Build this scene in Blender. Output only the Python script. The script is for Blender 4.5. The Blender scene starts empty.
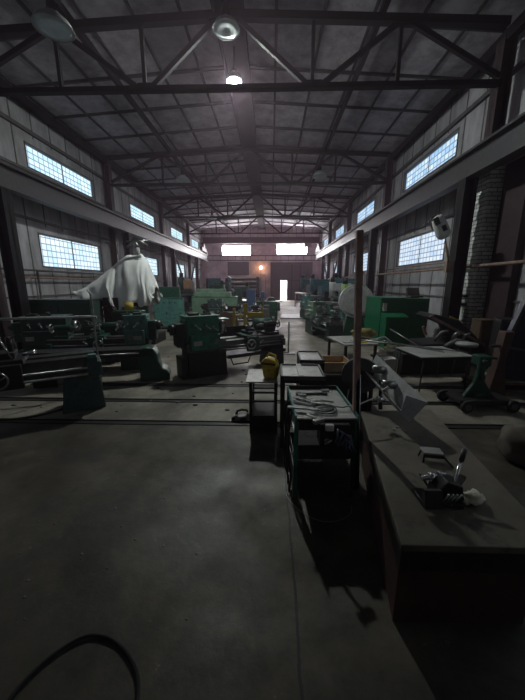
import bpy, bmesh, math, random
from mathutils import Vector, Matrix, noise
random.seed(7)
PI = math.pi
sc = bpy.context.scene
COL = sc.collection
R = math.radians

# ------------------------------------------------------------------ materials
MATS = {}
def mat(name, col, rough=0.6, metal=0.0, var=0.25, scale=6.0, wear=None, wear_amt=0.5, bump=0.0, spec=0.4):
    if name in MATS: return MATS[name]
    m = bpy.data.materials.new(name); m.use_nodes = True
    nt = m.node_tree; b = nt.nodes['Principled BSDF']
    b.inputs['Roughness'].default_value = rough
    b.inputs['Metallic'].default_value = metal
    b.inputs['Specular IOR Level'].default_value = spec
    tc = nt.nodes.new('ShaderNodeTexCoord')
    n = nt.nodes.new('ShaderNodeTexNoise'); n.inputs['Scale'].default_value = scale
    n.inputs['Detail'].default_value = 6; n.inputs['Roughness'].default_value = 0.65
    nt.links.new(tc.outputs['Object'], n.inputs['Vector'])
    r = nt.nodes.new('ShaderNodeValToRGB')
    r.color_ramp.elements[0].position = 0.3; r.color_ramp.elements[1].position = 0.7
    r.color_ramp.elements[0].color = (*[c*(1-var) for c in col], 1)
    r.color_ramp.elements[1].color = (*[min(1, c*(1+var)) for c in col], 1)
    nt.links.new(n.outputs['Fac'], r.inputs['Fac'])
    out = r.outputs['Color']
    if wear:
        n2 = nt.nodes.new('ShaderNodeTexNoise'); n2.inputs['Scale'].default_value = scale*2.3
        n2.inputs['Detail'].default_value = 8; n2.inputs['Roughness'].default_value = 0.75
        nt.links.new(tc.outputs['Object'], n2.inputs['Vector'])
        r2 = nt.nodes.new('ShaderNodeValToRGB')
        r2.color_ramp.elements[0].position = 0.54; r2.color_ramp.elements[1].position = 0.64
        r2.color_ramp.elements[0].color = (0, 0, 0, 1); r2.color_ramp.elements[1].color = (wear_amt,)*3+(1,)
        nt.links.new(n2.outputs['Fac'], r2.inputs['Fac'])
        mx = nt.nodes.new('ShaderNodeMixRGB'); mx.inputs['Color2'].default_value = (*wear, 1)
        nt.links.new(r2.outputs['Color'], mx.inputs['Fac']); nt.links.new(out, mx.inputs['Color1'])
        out = mx.outputs['Color']
    nt.links.new(out, b.inputs['Base Color'])
    if bump:
        bp = nt.nodes.new('ShaderNodeBump'); bp.inputs['Strength'].default_value = bump
        bp.inputs['Distance'].default_value = 0.02
        nt.links.new(n.outputs['Fac'], bp.inputs['Height']); nt.links.new(bp.outputs['Normal'], b.inputs['Normal'])
    MATS[name] = m
    return m

RUST = (0.07, 0.035, 0.02)
OIL = (0.015, 0.014, 0.013)
G_DARK = mat('dark_green_paint', (0.008, 0.056, 0.032), 0.42, var=.3, wear=OIL, wear_amt=.7)
G_MACH = mat('machine_green_paint', (0.020, 0.16, 0.09), 0.42, var=.3, wear=OIL, wear_amt=.7)
G_TEAL = mat('teal_paint', (0.07, 0.20, 0.17), 0.5, var=.3, wear=OIL, wear_amt=.6)
G_PALE = mat('pale_green_paint', (0.13, 0.22, 0.15), 0.55, var=.25, wear=(.05,.05,.04), wear_amt=.6)
G_GREY = mat('grey_green_paint', (0.035, 0.065, 0.055), 0.5, var=.3, wear=OIL, wear_amt=.6)
G_BRIGHT = mat('bright_green_paint', (0.006, 0.11, 0.048), 0.4, var=.15, wear=(.01,.05,.03), wear_amt=.5, scale=3)
G_LIME = mat('lime_paint', (0.14, 0.23, 0.07), 0.5, var=.2)
B_TEAL = mat('blue_green_paint', (0.05, 0.15, 0.17), 0.5, var=.3, wear=OIL, wear_amt=.5)
B_NAVY = mat('navy_paint', (0.012, 0.018, 0.035), 0.45, var=.3)
B_BLUE = mat('blue_paint', (0.05, 0.08, 0.16), 0.5, var=.2)
YEL = mat('yellow_paint', (0.55, 0.40, 0.06), 0.5, var=.2, wear=(.12,.09,.03), wear_amt=.5)
YEL2 = mat('yellow_plastic', (0.62, 0.45, 0.03), 0.45, var=.25, wear=(.10,.07,.02), wear_amt=.6, scale=9)
STEEL = mat('bare_steel', (0.30, 0.30, 0.29), 0.35, 1.0, var=.3, wear=(.1,.08,.06))
CHROME = mat('polished_steel', (0.62, 0.62, 0.62), 0.22, 1.0, var=.1)
DSTEEL = mat('oily_steel', (0.055, 0.052, 0.05), 0.42, 0.6, var=.4, wear=RUST, wear_amt=.4)
BLACK = mat('black_paint', (0.014, 0.013, 0.013), 0.5, var=.3)
RUSTY = mat('rusty_steel', (0.24, 0.16, 0.125), 0.75, var=.4, wear=(.28,.23,.18), wear_amt=.4)
MAROON = mat('maroon_paint', (0.030, 0.015, 0.017), 0.6, var=.3, wear=(.02,.015,.015))
BEAM = mat('dark_beam_paint', (0.0065, 0.0055, 0.0065), 0.75, spec=.2, var=.3, wear=(.014,.009,.009), wear_amt=.5)
CRANE = mat('crane_beam_grey', (0.030, 0.028, 0.031), 0.5, var=.25, wear=(.08,.07,.065), wear_amt=.5)
SHEET = mat('grey_sheet_metal', (0.36, 0.355, 0.335), 0.5, .15, var=.2, wear=(.12,.10,.08), wear_amt=.6)
GPAINT = mat('light_grey_paint', (0.34, 0.34, 0.33), 0.5, var=.2, wear=(.12,.11,.10))
TARP = mat('white_tarp', (0.80, 0.80, 0.77), 0.6, var=.12, scale=3)
WOOD = mat('raw_wood', (0.40, 0.27, 0.15), 0.8, var=.3, scale=4)
WOODD = mat('old_wood', (0.07, 0.042, 0.025), 0.8, var=.3, scale=4)
RUBBER = mat('black_rubber', (0.018, 0.018, 0.018), 0.8, var=.2)
STONE = mat('abrasive_stone', (0.085, 0.085, 0.09), 0.9, var=.2, scale=30)
CLOTHW = mat('off_white_cloth', (0.66, 0.62, 0.50), 0.9, var=.15, scale=20)
PLAST = mat('white_plastic', (0.6, 0.6, 0.55), 0.5, var=.08)
GLASSY = mat('dull_reflector', (0.30, 0.36, 0.35), 0.35, 0.3, var=.15)
ENAMEL = mat('grey_enamel', (0.20, 0.21, 0.21), 0.45, 0.2, var=.2)
PLATE = mat('plate_top', (0.14, 0.122, 0.096), 0.6, 0.2, var=.35, scale=2.2, wear=(.05,.045,.04), wear_amt=.6)
REDBR = mat('red_brown_primer', (0.06, 0.028, 0.022), 0.7, var=.4, wear=(.035,.03,.022), wear_amt=.7, scale=3)
OUTG = mat('outside_ground', (0.55, 0.52, 0.50), 0.8, var=.2)
BROWNB = mat('brown_cardboard', (0.22, 0.12, 0.07), 0.85, var=.25)
DIRTF = mat('dirty_fabric', (0.06, 0.055, 0.05), 0.95, var=.4, scale=9)
CAMO = mat('grey_scrap', (0.13, 0.13, 0.12), 0.6, .4, var=.5, scale=12)
OLIVE = mat('olive_cloth', (0.09, 0.09, 0.045), 0.9, var=.3, scale=8)

def emis(name, col, s):
    m = bpy.data.materials.new(name); m.use_nodes = True
    nt = m.node_tree; nt.nodes.remove(nt.nodes['Principled BSDF'])
    e = nt.nodes.new('ShaderNodeEmission'); e.inputs['Color'].default_value = (*col, 1); e.inputs['Strength'].default_value = s
    nt.links.new(e.outputs[0], nt.nodes['Material Output'].inputs[0])
    return m

def glass_block(name, strength, tint=(0.86, 0.95, 1.0), axis='Y', cell=0.225, row=None, mort=0.022, var=0.25, blue=0.35):
    """daylit glass blocks: a grid of bright cells between dark joints"""
    m = bpy.data.materials.new(name); m.use_nodes = True
    nt = m.node_tree; nt.nodes.remove(nt.nodes['Principled BSDF'])
    tc = nt.nodes.new('ShaderNodeTexCoord'); sep = nt.nodes.new('ShaderNodeSeparateXYZ')
    nt.links.new(tc.outputs['Object'], sep.inputs[0])
    cmb = nt.nodes.new('ShaderNodeCombineXYZ')
    nt.links.new(sep.outputs[axis], cmb.inputs['X']); nt.links.new(sep.outputs['Z'], cmb.inputs['Y'])
    br = nt.nodes.new('ShaderNodeTexBrick'); br.offset = 0.0; br.squash = 1.0
    br.inputs['Scale'].default_value = 1.0
    br.inputs['Brick Width'].default_value = cell; br.inputs['Row Height'].default_value = row or cell
    br.inputs['Mortar Size'].default_value = mort; br.inputs['Mortar Smooth'].default_value = 0.5
    br.inputs['Bias'].default_value = 0.0
    br.inputs['Color1'].default_value = (*tint, 1)
    br.inputs['Color2'].default_value = (tint[0]*(1-blue), tint[1]*(1-blue*.62), tint[2]*(1-var*.3), 1)
    br.inputs['Mortar'].default_value = (.20, .26, .33, 1)
    nt.links.new(cmb.outputs[0], br.inputs['Vector'])
    e = nt.nodes.new('ShaderNodeEmission'); e.inputs['Strength'].default_value = strength
    nt.links.new(br.outputs['Color'], e.inputs['Color'])
    nt.links.new(e.outputs[0], nt.nodes['Material Output'].inputs[0])
    return m

# ------------------------------------------------------------------ mesh builder
class MB:
    def __init__(s): s.bm = bmesh.new(); s.mi = 0
    def _tag(s, geom_faces):
        for f in geom_faces: f.material_index = s.mi
    def box(s, x0, y0, z0, x1, y1, z1, rot=None, about=None):
        vs = [s.bm.verts.new((x, y, z)) for x in (x0, x1) for y in (y0, y1) for z in (z0, z1)]
        if rot is not None:
            p = Vector(about) if about else Vector(((x0+x1)/2, (y0+y1)/2, (z0+z1)/2))
            for v in vs: v.co = p + rot @ (v.co - p)
        for q in ((0,1,3,2),(4,6,7,5),(0,4,5,1),(2,3,7,6),(0,2,6,4),(1,5,7,3)):
            f = s.bm.faces.new([vs[i] for i in q]); f.material_index = s.mi
        return s
    def beam(s, p0, p1, w, h, up=(0,0,1)):
        p0, p1 = Vector(p0), Vector(p1); d = (p1-p0).normalized()
        u = Vector(up)
        if abs(d.dot(u)) > .98: u = Vector((0,1,0))
        a = d.cross(u).normalized(); b = a.cross(d).normalized()
        vs = [s.bm.verts.new(p + a*(i*w/2) + b*(j*h/2)) for p in (p0, p1) for i in (-1, 1) for j in (-1, 1)]
        for q in ((0,1,3,2),(4,6,7,5),(0,4,5,1),(2,3,7,6),(0,2,6,4),(1,5,7,3)):
            f = s.bm.faces.new([vs[i] for i in q]); f.material_index = s.mi
        return s
    def cyl(s, p0, p1, r, r2=None, n=14, cap=True):
        p0, p1 = Vector(p0), Vector(p1); r2 = r if r2 is None else r2
        d = (p1-p0).normalized(); u = Vector((0,0,1)) if abs(d.z) < .9 else Vector((0,1,0))
        a = d.cross(u).normalized(); b = a.cross(d)
        A = [s.bm.verts.new(p0 + (a*math.cos(t)+b*math.sin(t))*r) for t in [2*PI*i/n for i in range(n)]]
        B = [s.bm.verts.new(p1 + (a*math.cos(t)+b*math.sin(t))*r2) for t in [2*PI*i/n for i in range(n)]]
        for i in range(n):
            f = s.bm.faces.new((A[i], A[(i+1)%n], B[(i+1)%n], B[i])); f.smooth = True; f.material_index = s.mi
        if cap:
            for L in (A[::-1], B):
                f = s.bm.faces.new(L); f.material_index = s.mi
        return s
    def tube(s, pts, r, n=8):
        pts = [Vector(p) for p in pts]; rings = []
        prev = None
        for i, p in enumerate(pts):
            d = (pts[min(i+1, len(pts)-1)] - pts[max(i-1, 0)]).normalized()
            u = Vector((0,0,1)) if abs(d.z) < .95 else Vector((0,1,0))
            a = d.cross(u).normalized()
            if prev is not None and a.dot(prev) < 0: a = -a
            prev = a; b = a.cross(d)
            rings.append([s.bm.verts.new(p + (a*math.cos(2*PI*k/n) + b*math.sin(2*PI*k/n))*r) for k in range(n)])
        for A, B in zip(rings, rings[1:]):
            for i in range(n):
                f = s.bm.faces.new((A[i], A[(i+1)%n], B[(i+1)%n], B[i])); f.smooth = True; f.material_index = s.mi
        for L in (rings[0][::-1], rings[-1]):
            f = s.bm.faces.new(L); f.material_index = s.mi
        return s
    def lathe(s, prof, c=(0,0,0), axis='Z', n=24, close=False):
        c = Vector(c); rings = []
        for r, h in prof:
            ring = []
            for i in range(n):
                t = 2*PI*i/n; x, y = r*math.cos(t), r*math.sin(t)
                v = {'Z': (x, y, h), 'Y': (x, h, y), 'X': (h, x, y)}[axis]
                ring.append(s.bm.verts.new(c + Vector(v)))
            rings.append(ring)
        for A, B in zip(rings, rings[1:]):
            for i in range(n):
                f = s.bm.faces.new((A[i], A[(i+1)%n], B[(i+1)%n], B[i])); f.smooth = True; f.material_index = s.mi
        if close:
            for L in (rings[0][::-1], rings[-1]):
                f = s.bm.faces.new(L); f.material_index = s.mi
        return s
    def prism(s, pts, a, b, axis='Y'):
        """pts 2D outline extruded from a to b along the axis; X: (y,z)  Y: (x,z)  Z: (x,y)"""
        def P(p, h): return {'X': (h, p[0], p[1]), 'Y': (p[0], h, p[1]), 'Z': (p[0], p[1], h)}[axis]
        A = [s.bm.verts.new(P(p, a)) for p in pts]; B = [s.bm.verts.new(P(p, b)) for p in pts]
        n = len(pts)
        for i in range(n):
            f = s.bm.faces.new((A[i], A[(i+1)%n], B[(i+1)%n], B[i])); f.material_index = s.mi
        for L in (A[::-1], B):
            f = s.bm.faces.new(L); f.material_index = s.mi
        return s
    def poly(s, pts):
        f = s.bm.faces.new([s.bm.verts.new(p) for p in pts]); f.material_index = s.mi
        return s
    def torus(s, c, R0, r, axis='Z', n=24, m=8, a0=0, a1=2*PI):
        c = Vector(c); full = abs(a1-a0-2*PI) < 1e-4; rings = []
        k = n if full else n+1
        for i in range(k):
            t = a0 + (a1-a0)*i/n
            ring = []
            for j in range(m):
                q = 2*PI*j/m; rr = R0 + r*math.cos(q); h = r*math.sin(q)
                x, y = rr*math.cos(t), rr*math.sin(t)
                ring.append(s.bm.verts.new(c + Vector({'Z': (x,y,h), 'Y': (x,h,y), 'X': (h,x,y)}[axis])))
            rings.append(ring)
        for i in range(k if full else k-1):
            A, B = rings[i], rings[(i+1) % k]
            for j in range(m):
                f = s.bm.faces.new((A[j], A[(j+1)%m], B[(j+1)%m], B[j])); f.smooth = True; f.material_index = s.mi
        return s
    def wheel(s, c, r, axis='Y', rim=.012, hub=.02, spokes=3, w=.02):
        c = Vector(c); s.torus(c, r, rim, axis, 20, 6)
        ax = {'X': Vector((1,0,0)), 'Y': Vector((0,1,0)), 'Z': Vector((0,0,1))}[axis]
        s.cyl(c-ax*w, c+ax*w, hub, n=10)
        for k in range(spokes):
            t = 2*PI*k/spokes + .5
            x, y = r*math.cos(t), r*math.sin(t)
            s.cyl(c, c + Vector({'Z': (x,y,0), 'Y': (x,0,y), 'X': (0,x,y)}[axis]), rim*.7, n=6)
        return s
    def ball(s, c, r, sx=1, sy=1, sz=1, lump=0, seed=0, u=14, v=9):
        g = bmesh.ops.create_uvsphere(s.bm, u_segments=u, v_segments=v, radius=1)
        for vv in g['verts']:
            d = vv.co.copy(); k = 1
            if lump: k = 1 + lump*noise.noise(d*1.7 + Vector((seed, seed*2.3, 1)))+lump*.6*noise.noise(d*4+Vector((seed,1,3)))
            vv.co = Vector(c) + Vector((d.x*sx, d.y*sy, d.z*sz))*r*k
        fs = {f for vv in g['verts'] for f in vv.link_faces}
        for f in fs: f.smooth = True; f.material_index = s.mi
        return s
    def xf(s, M):
        bmesh.ops.transform(s.bm, matrix=M, verts=s.bm.verts); return s
    def build(s, name, mats, parent=None, bevel=0.0, loc=(0,0,0), rz=0):
        bmesh.ops.recalc_face_normals(s.bm, faces=s.bm.faces)
        me = bpy.data.meshes.new(name); s.bm.to_mesh(me); s.bm.free()
        for m in (mats if isinstance(mats, (list, tuple)) else [mats]): me.materials.append(m)
        o = bpy.data.objects.new(name, me); COL.objects.link(o)
        o.location = loc; o.rotation_euler = (0, 0, rz)
        if parent: o.parent = parent
        if bevel:
            md = o.modifiers.new('bevel', 'BEVEL'); md.width = bevel; md.segments = 2; md.limit_method = 'ANGLE'; md.angle_limit = R(40)
        return o

def thing(name, label, cat, loc=(0,0,0), rz=0, group=None):
    o = bpy.data.objects.new(name, None); COL.objects.link(o)
    o.location = loc; o.rotation_euler = (0, 0, rz); o.empty_display_size = .1
    o['label'] = label; o['category'] = cat
    if group: o['group'] = group
    return o
def tag(o, label, cat, group=None):
    o['label'] = label; o['category'] = cat
    if group: o['group'] = group
    return o
def struct(o): o['kind'] = 'structure'; return o
def kids(o): return [c for c in bpy.data.objects if c.parent == o]
def dup(root, loc, label, rz=None, group=None, scale=None):
    r = root.copy(); COL.objects.link(r); r.location = loc; r['label'] = label
    if rz is not None: r.rotation_euler = (0, 0, rz)
    if group: r['group'] = group
    if scale: r.scale = scale
    for ch in kids(root):
        c = ch.copy(); COL.objects.link(c); c.parent = r
        for g in kids(ch):
            d = g.copy(); COL.objects.link(d); d.parent = c
    return r

# ------------------------------------------------------------------ setting
XL, XR, YE, YB = -6.95, 4.95, 31.0, -5.0
CX = -0.9
EAVE, RIDGE = 6.72, 7.12

def concrete():
    m = bpy.data.materials.new('stained_concrete'); m.use_nodes = True
    nt = m.node_tree; b = nt.nodes['Principled BSDF']; L = nt.links.new
    tc = nt.nodes.new('ShaderNodeTexCoord')
    def nz(scale, det=8, rough=.6, dist=0):
        n = nt.nodes.new('ShaderNodeTexNoise'); n.inputs['Scale'].default_value = scale
        n.inputs['Detail'].default_value = det; n.inputs['Roughness'].default_value = rough
        n.inputs['Distortion'].default_value = dist
        L(tc.outputs['Object'], n.inputs['Vector']); return n
    def ramp(n, p0, c0, p1, c1):
        r = nt.nodes.new('ShaderNodeValToRGB'); e = r.color_ramp.elements
        e[0].position = p0; e[0].color = (*c0, 1); e[1].position = p1; e[1].color = (*c1, 1)
        L(n.outputs['Fac'], r.inputs['Fac']); return r
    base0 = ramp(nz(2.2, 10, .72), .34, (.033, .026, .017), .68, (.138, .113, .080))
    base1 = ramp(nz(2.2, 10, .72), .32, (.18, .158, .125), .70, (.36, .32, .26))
    sp_ = nt.nodes.new('ShaderNodeSeparateXYZ'); L(tc.outputs['Object'], sp_.inputs[0])   # two pours, cleaner beyond the first rail; near tone also darkened for dim foreground
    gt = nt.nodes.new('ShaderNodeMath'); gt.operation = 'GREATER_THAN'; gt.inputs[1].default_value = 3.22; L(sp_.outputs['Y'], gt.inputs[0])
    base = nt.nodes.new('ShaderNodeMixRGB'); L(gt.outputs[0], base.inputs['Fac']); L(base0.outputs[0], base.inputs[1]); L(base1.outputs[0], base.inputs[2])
    big = ramp(nz(.55, 8, .65, .8), .40, (.22, .22, .22), .60, (1, 1, 1))
    mx = nt.nodes.new('ShaderNodeMixRGB'); mx.blend_type = 'MULTIPLY'; mx.inputs['Fac'].default_value = .75
    L(base.outputs[0], mx.inputs[1]); L(big.outputs[0], mx.inputs[2])
    sp = ramp(nz(1.3, 10, .8, 1.2), .60, (0, 0, 0), .66, (.8, .8, .8))
    m2 = nt.nodes.new('ShaderNodeMixRGB'); m2.inputs[2].default_value = (.045, .040, .034, 1)
    L(sp.outputs[0], m2.inputs['Fac']); L(mx.outputs[0], m2.inputs[1])
    lt = ramp(nz(9, 6, .8), .63, (0, 0, 0), .72, (.45, .45, .45))
    m3 = nt.nodes.new('ShaderNodeMixRGB'); m3.inputs[2].default_value = (.30, .28, .24, 1)
    L(lt.outputs[0], m3.inputs['Fac']); L(m2.outputs[0], m3.inputs[1])
    ax = nt.nodes.new('ShaderNodeMath'); ax.operation = 'COMPARE'; ax.inputs[1].default_value = .165; ax.inputs[2].default_value = .007   # joint between slabs
    wb = nt.nodes.new('ShaderNodeMath'); wb.operation = 'MULTIPLY_ADD'; wb.inputs[1].default_value = .06; L(nz(3).outputs['Fac'], wb.inputs[0]); L(sp_.outputs['X'], wb.inputs[2])
    L(wb.outputs[0], ax.inputs[0])
    ly = nt.nodes.new('ShaderNodeMath'); ly.operation = 'LESS_THAN'; ly.inputs[1].default_value = 3.2; L(sp_.outputs['Y'], ly.inputs[0])
    am = nt.nodes.new('ShaderNodeMath'); am.operation = 'MULTIPLY'; L(ax.outputs[0], am.inputs[0]); L(ly.outputs[0], am.inputs[1])
    m4 = nt.nodes.new('ShaderNodeMixRGB'); m4.inputs[2].default_value = (.02, .018, .015, 1)
    L(am.outputs[0], m4.inputs['Fac']); L(m3.outputs[0], m4.inputs[1])
    L(m4.outputs[0], b.inputs['Base Color'])
    rr = ramp(nz(1.0, 5), .35, (.42,)*3, .65, (.8,)*3); L(rr.outputs[0], b.inputs['Roughness'])
    bp = nt.nodes.new('ShaderNodeBump'); bp.inputs['Strength'].default_value = .35; bp.inputs['Distance'].default_value = .01
    L(nz(14, 8, .7).outputs['Fac'], bp.inputs['Height']); L(bp.outputs[0], b.inputs['Normal'])
    return m
def panel_mat(name, col, dirt, scale=1.2, amt=.8, stretch=(1, 1, .35)):
    """board lining with long dirty streaks"""
    m = bpy.data.materials.new(name); m.use_nodes = True
    nt = m.node_tree; b = nt.nodes['Principled BSDF']; L = nt.links.new
    b.inputs['Roughness'].default_value = .8
    tc = nt.nodes.new('ShaderNodeTexCoord'); mp = nt.nodes.new('ShaderNodeMapping'); mp.inputs['Scale'].default_value = stretch
    L(tc.outputs['Object'], mp.inputs[0])
    n = nt.nodes.new('ShaderNodeTexNoise'); n.inputs['Scale'].default_value = scale*1.6; n.inputs['Detail'].default_value = 9; n.inputs['Roughness'].default_value = .7
    L(mp.outputs[0], n.inputs['Vector'])
    r = nt.nodes.new('ShaderNodeValToRGB'); e = r.color_ramp.elements
    e[0].position = .36; e[0].color = (*[c*amt for c in dirt], 1); e[1].position = .62; e[1].color = (*col, 1)
    L(n.outputs['Fac'], r.inputs[0]); L(r.outputs[0], b.inputs['Base Color'])
    return m
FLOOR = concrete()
SEAMW = mat('wall_seam', (0.10, 0.095, 0.098), 0.8, var=.3)
WALLM = panel_mat('wall_panel', (.37, .355, .37), (.23, .22, .222))
ROOFM = panel_mat('roof_panel', (.46, .42, .46), (.26, .235, .26), 1.6, .9, (1, 1, 1))
def board_cells(m):
    nt = m.node_tree; L = nt.links.new; bs = nt.nodes['Principled BSDF']; src = bs.inputs['Base Color'].links[0].from_socket
    tc = nt.nodes.new('ShaderNodeTexCoord'); mp = nt.nodes.new('ShaderNodeMapping'); mp.inputs['Location'].default_value = (.9, 4.4, 0)
    L(tc.outputs['Object'], mp.inputs[0])
    br = nt.nodes.new('ShaderNodeTexBrick'); br.offset = 0; br.inputs['Scale'].default_value = 1; br.inputs['Brick Width'].default_value = .98
    br.inputs['Row Height'].default_value = 1.5; br.inputs['Mortar Size'].default_value = .03; br.inputs['Mortar Smooth'].default_value = 1
    br.inputs['Color1'].default_value = (1.1, 1.1, 1.1, 1); br.inputs['Color2'].default_value = (.62, .62, .62, 1); br.inputs['Mortar'].default_value = (.35, .35, .35, 1)
    L(mp.outputs[0], br.inputs['Vector'])
    mx = nt.nodes.new('ShaderNodeMixRGB'); mx.blend_type = 'MULTIPLY'; mx.inputs['Fac'].default_value = .8
    L(src, mx.inputs[1]); L(br.outputs['Color'], mx.inputs[2]); L(mx.outputs[0], bs.inputs['Base Color'])
board_cells(ROOFM)
SEAM = mat('panel_seam', (0.035, 0.032, 0.034), 0.8, var=.3)
GIRT = mat('wall_girt', (0.075, 0.07, 0.07), 0.7, var=.3, wear=RUST)
ENDM = panel_mat('end_wall_panel', (.50, .35, .39), (.33, .22, .25), 1.0, .9, (1, 1, 1))  # pinkish paint also carries the far-end haze glow in its colour

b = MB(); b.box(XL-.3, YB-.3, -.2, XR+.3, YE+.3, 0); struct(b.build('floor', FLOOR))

# windows: (y0, y1, z0, z1)
WY = [(9.3, 12.6), (15.75, 19.0), (21.9, 24.9), (27.4, 30.2), (2.6, 5.9)]
LW = [(y0, y1, a, c) for y0, y1 in WY for a, c in ((2.13, 3.07), (4.87, 5.5))]
RWY = [(-2.5, 4.6), (9.15, 12.45), (15.75, 18.9), (21.9, 24.9), (27.4, 30.2)]
RW = [(y0, y1, a, c) for y0, y1 in RWY for a, c in ((2.28, 3.2), (4.98, 5.62))]

def side_wall(name, x, out, wins):
    b = MB(); xo = x + out
    X0, X1 = min(x, xo), max(x, xo)
    cols = sorted({(w[0], w[1]) for w in wins}); y = YB
    for y0, y1 in cols:
        b.box(X0, y, 0, X1, y0, EAVE+.1)
        z = 0
        for w in sorted([w for w in wins if w[0] == y0], key=lambda w: w[2]):
            b.box(X0, y0, z, X1, y1, w[2]); z = w[3]
        b.box(X0, y0, z, X1, y1, EAVE+.1)
        y = y1
    b.box(X0, y, 0, X1, YE, EAVE+.1)
    # seams and girts, standing a little proud of the boards
    s = -1 if out > 0 else 1
    b.mi = 1
    def strip(ya, yb, za, zb, d):
        b.box(min(x, x+s*d), ya, za, max(x, x+s*d), yb, zb)
    def clear(ya, yb, za, zb):
        return not any(yb > w[0]-.02 and ya < w[1]+.02 and zb > w[2]-.02 and za < w[3]+.02 for w in wins)
    zs = [0, 1.2, 2.05, 3.3, 3.65, 4.75, 5.72, EAVE]
    yy = YB + .4
    while yy < YE:
        for za, zb in zip(zs, zs[1:]):
            if clear(yy-.02, yy+.02, za, zb): strip(yy-.017, yy+.017, za, zb, .012)
        yy += .75
    b.mi = 2
    for z, h, d in ((3.40, .07, .05), (4.72, .07, .06), (5.78, .10, .08), (1.22, .05, .04)):
        strip(YB, YE, z, z+h, d)
    return struct(b.build(name, [WALLM, SEAMW, GIRT]))
side_wall('wall_left', XL, -.25, LW)
side_wall('wall_right', XR, .25, RW)

# end wall with two windows, a recess and a door opening
b = MB(); T = .3
EW = [(-4.85, -2.05, 4.4, 5.3), (.55, 3.5, 4.5, 5.4)]
DX0, DX1, DZ1 = .93, 1.62, 1.95
cuts = sorted([(e[0], e[1], [(e[2], e[3])]) for e in EW[:1]] + [(.55, DX0, [(4.5, 5.4)]), (DX0, DX1, [(0, DZ1), (4.5, 5.4)]), (DX1, 3.5, [(4.5, 5.4)])])
x = XL - .25
for x0, x1, holes in cuts:
    if x0 > x: b.box(x, YE, 0, x0, YE+T, RIDGE+.2)
    z = 0
    for a, c in holes:
        if a > z: b.box(x0, YE, z, x1, YE+T, a)
        z = c
    b.box(x0, YE, z, x1, YE+T, RIDGE+.2); x = x1
b.box(x, YE, 0, XR+.25, YE+T, RIDGE+.2)
b.mi = 1
for k in range(16):                                       # panel joints
    xx = XL + .4 + k*.75
    for za, zb in ((0, 2.2), (3.8, 4.35), (5.45, RIDGE)):
        b.box(xx-.02, YE-.015, za, xx+.02, YE, zb)
b.mi = 2
for z in (3.85, 4.3, 5.5): b.box(XL, YE-.06, z, XR, YE, z+.09)
struct(b.build('wall_far', [ENDM, SEAM, MAROON]))
b = MB(); b.box(XL-.25, YB-.3, 0, XR+.25, YB, RIDGE+.2); struct(b.build('wall_back', WALLM))

# ceiling: gable boards with ribs
b = MB()
for s, xe in ((-1, XL-.25), (1, XR+.25)):
    b.poly([(xe, YB-.3, EAVE-.01), (xe, YE+.3, EAVE-.01), (CX, YE+.3, RIDGE), (CX, YB-.3, RIDGE)])
    b.poly([(xe, YB-.3, EAVE+.1), (xe, YE+.3, EAVE+.1), (CX, YE+.3, RIDGE+.12), (CX, YB-.3, RIDGE+.12)])
def roofz(x): return EAVE + (RIDGE-EAVE)*(1 - abs(x-CX)/((XR-XL)/2+.2))
b.mi = 1
for k in range(-6, 7):
    if k == 0: continue
    x = CX + k*.98
    if XL+.1 < x < XR-.1:
        z = roofz(x); b.box(x-.03, YB, z-.04, x+.03, YE, z)
y = YB+.6
while y < YE:
    for s, xe in ((-1, XL), (1, XR)):
        b.beam((xe, y, roofz(xe)-.03), (CX, y, RIDGE-.04), .05, .07)
    y += 1.5
struct(b.build('ceiling', [ROOFM, SEAM]))
# eave beams, braces along the roof: trims
n = 1
for x, z, w, h in ((XL+.22, 6.45, .14, .22), (XR-.22, 6.45, .14, .22)):
    b = MB(); b.box(x-w/2, YB, z-h/2, x+w/2, YE, z+h/2); struct(b.build('trim_%d' % n, BEAM)); n += 1
# floor rails: steel strips let into the concrete across the hall
for y in (3.22, 3.90, 4.56):
    b = MB(); b.box(-3.9, y-.035, -.01, 4.6, y+.035, .008); b.box(-3.9, y+.045, -.01, 4.6, y+.06, .016)
    struct(b.build('trim_%d' % n, BLACK)); n += 1
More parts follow.
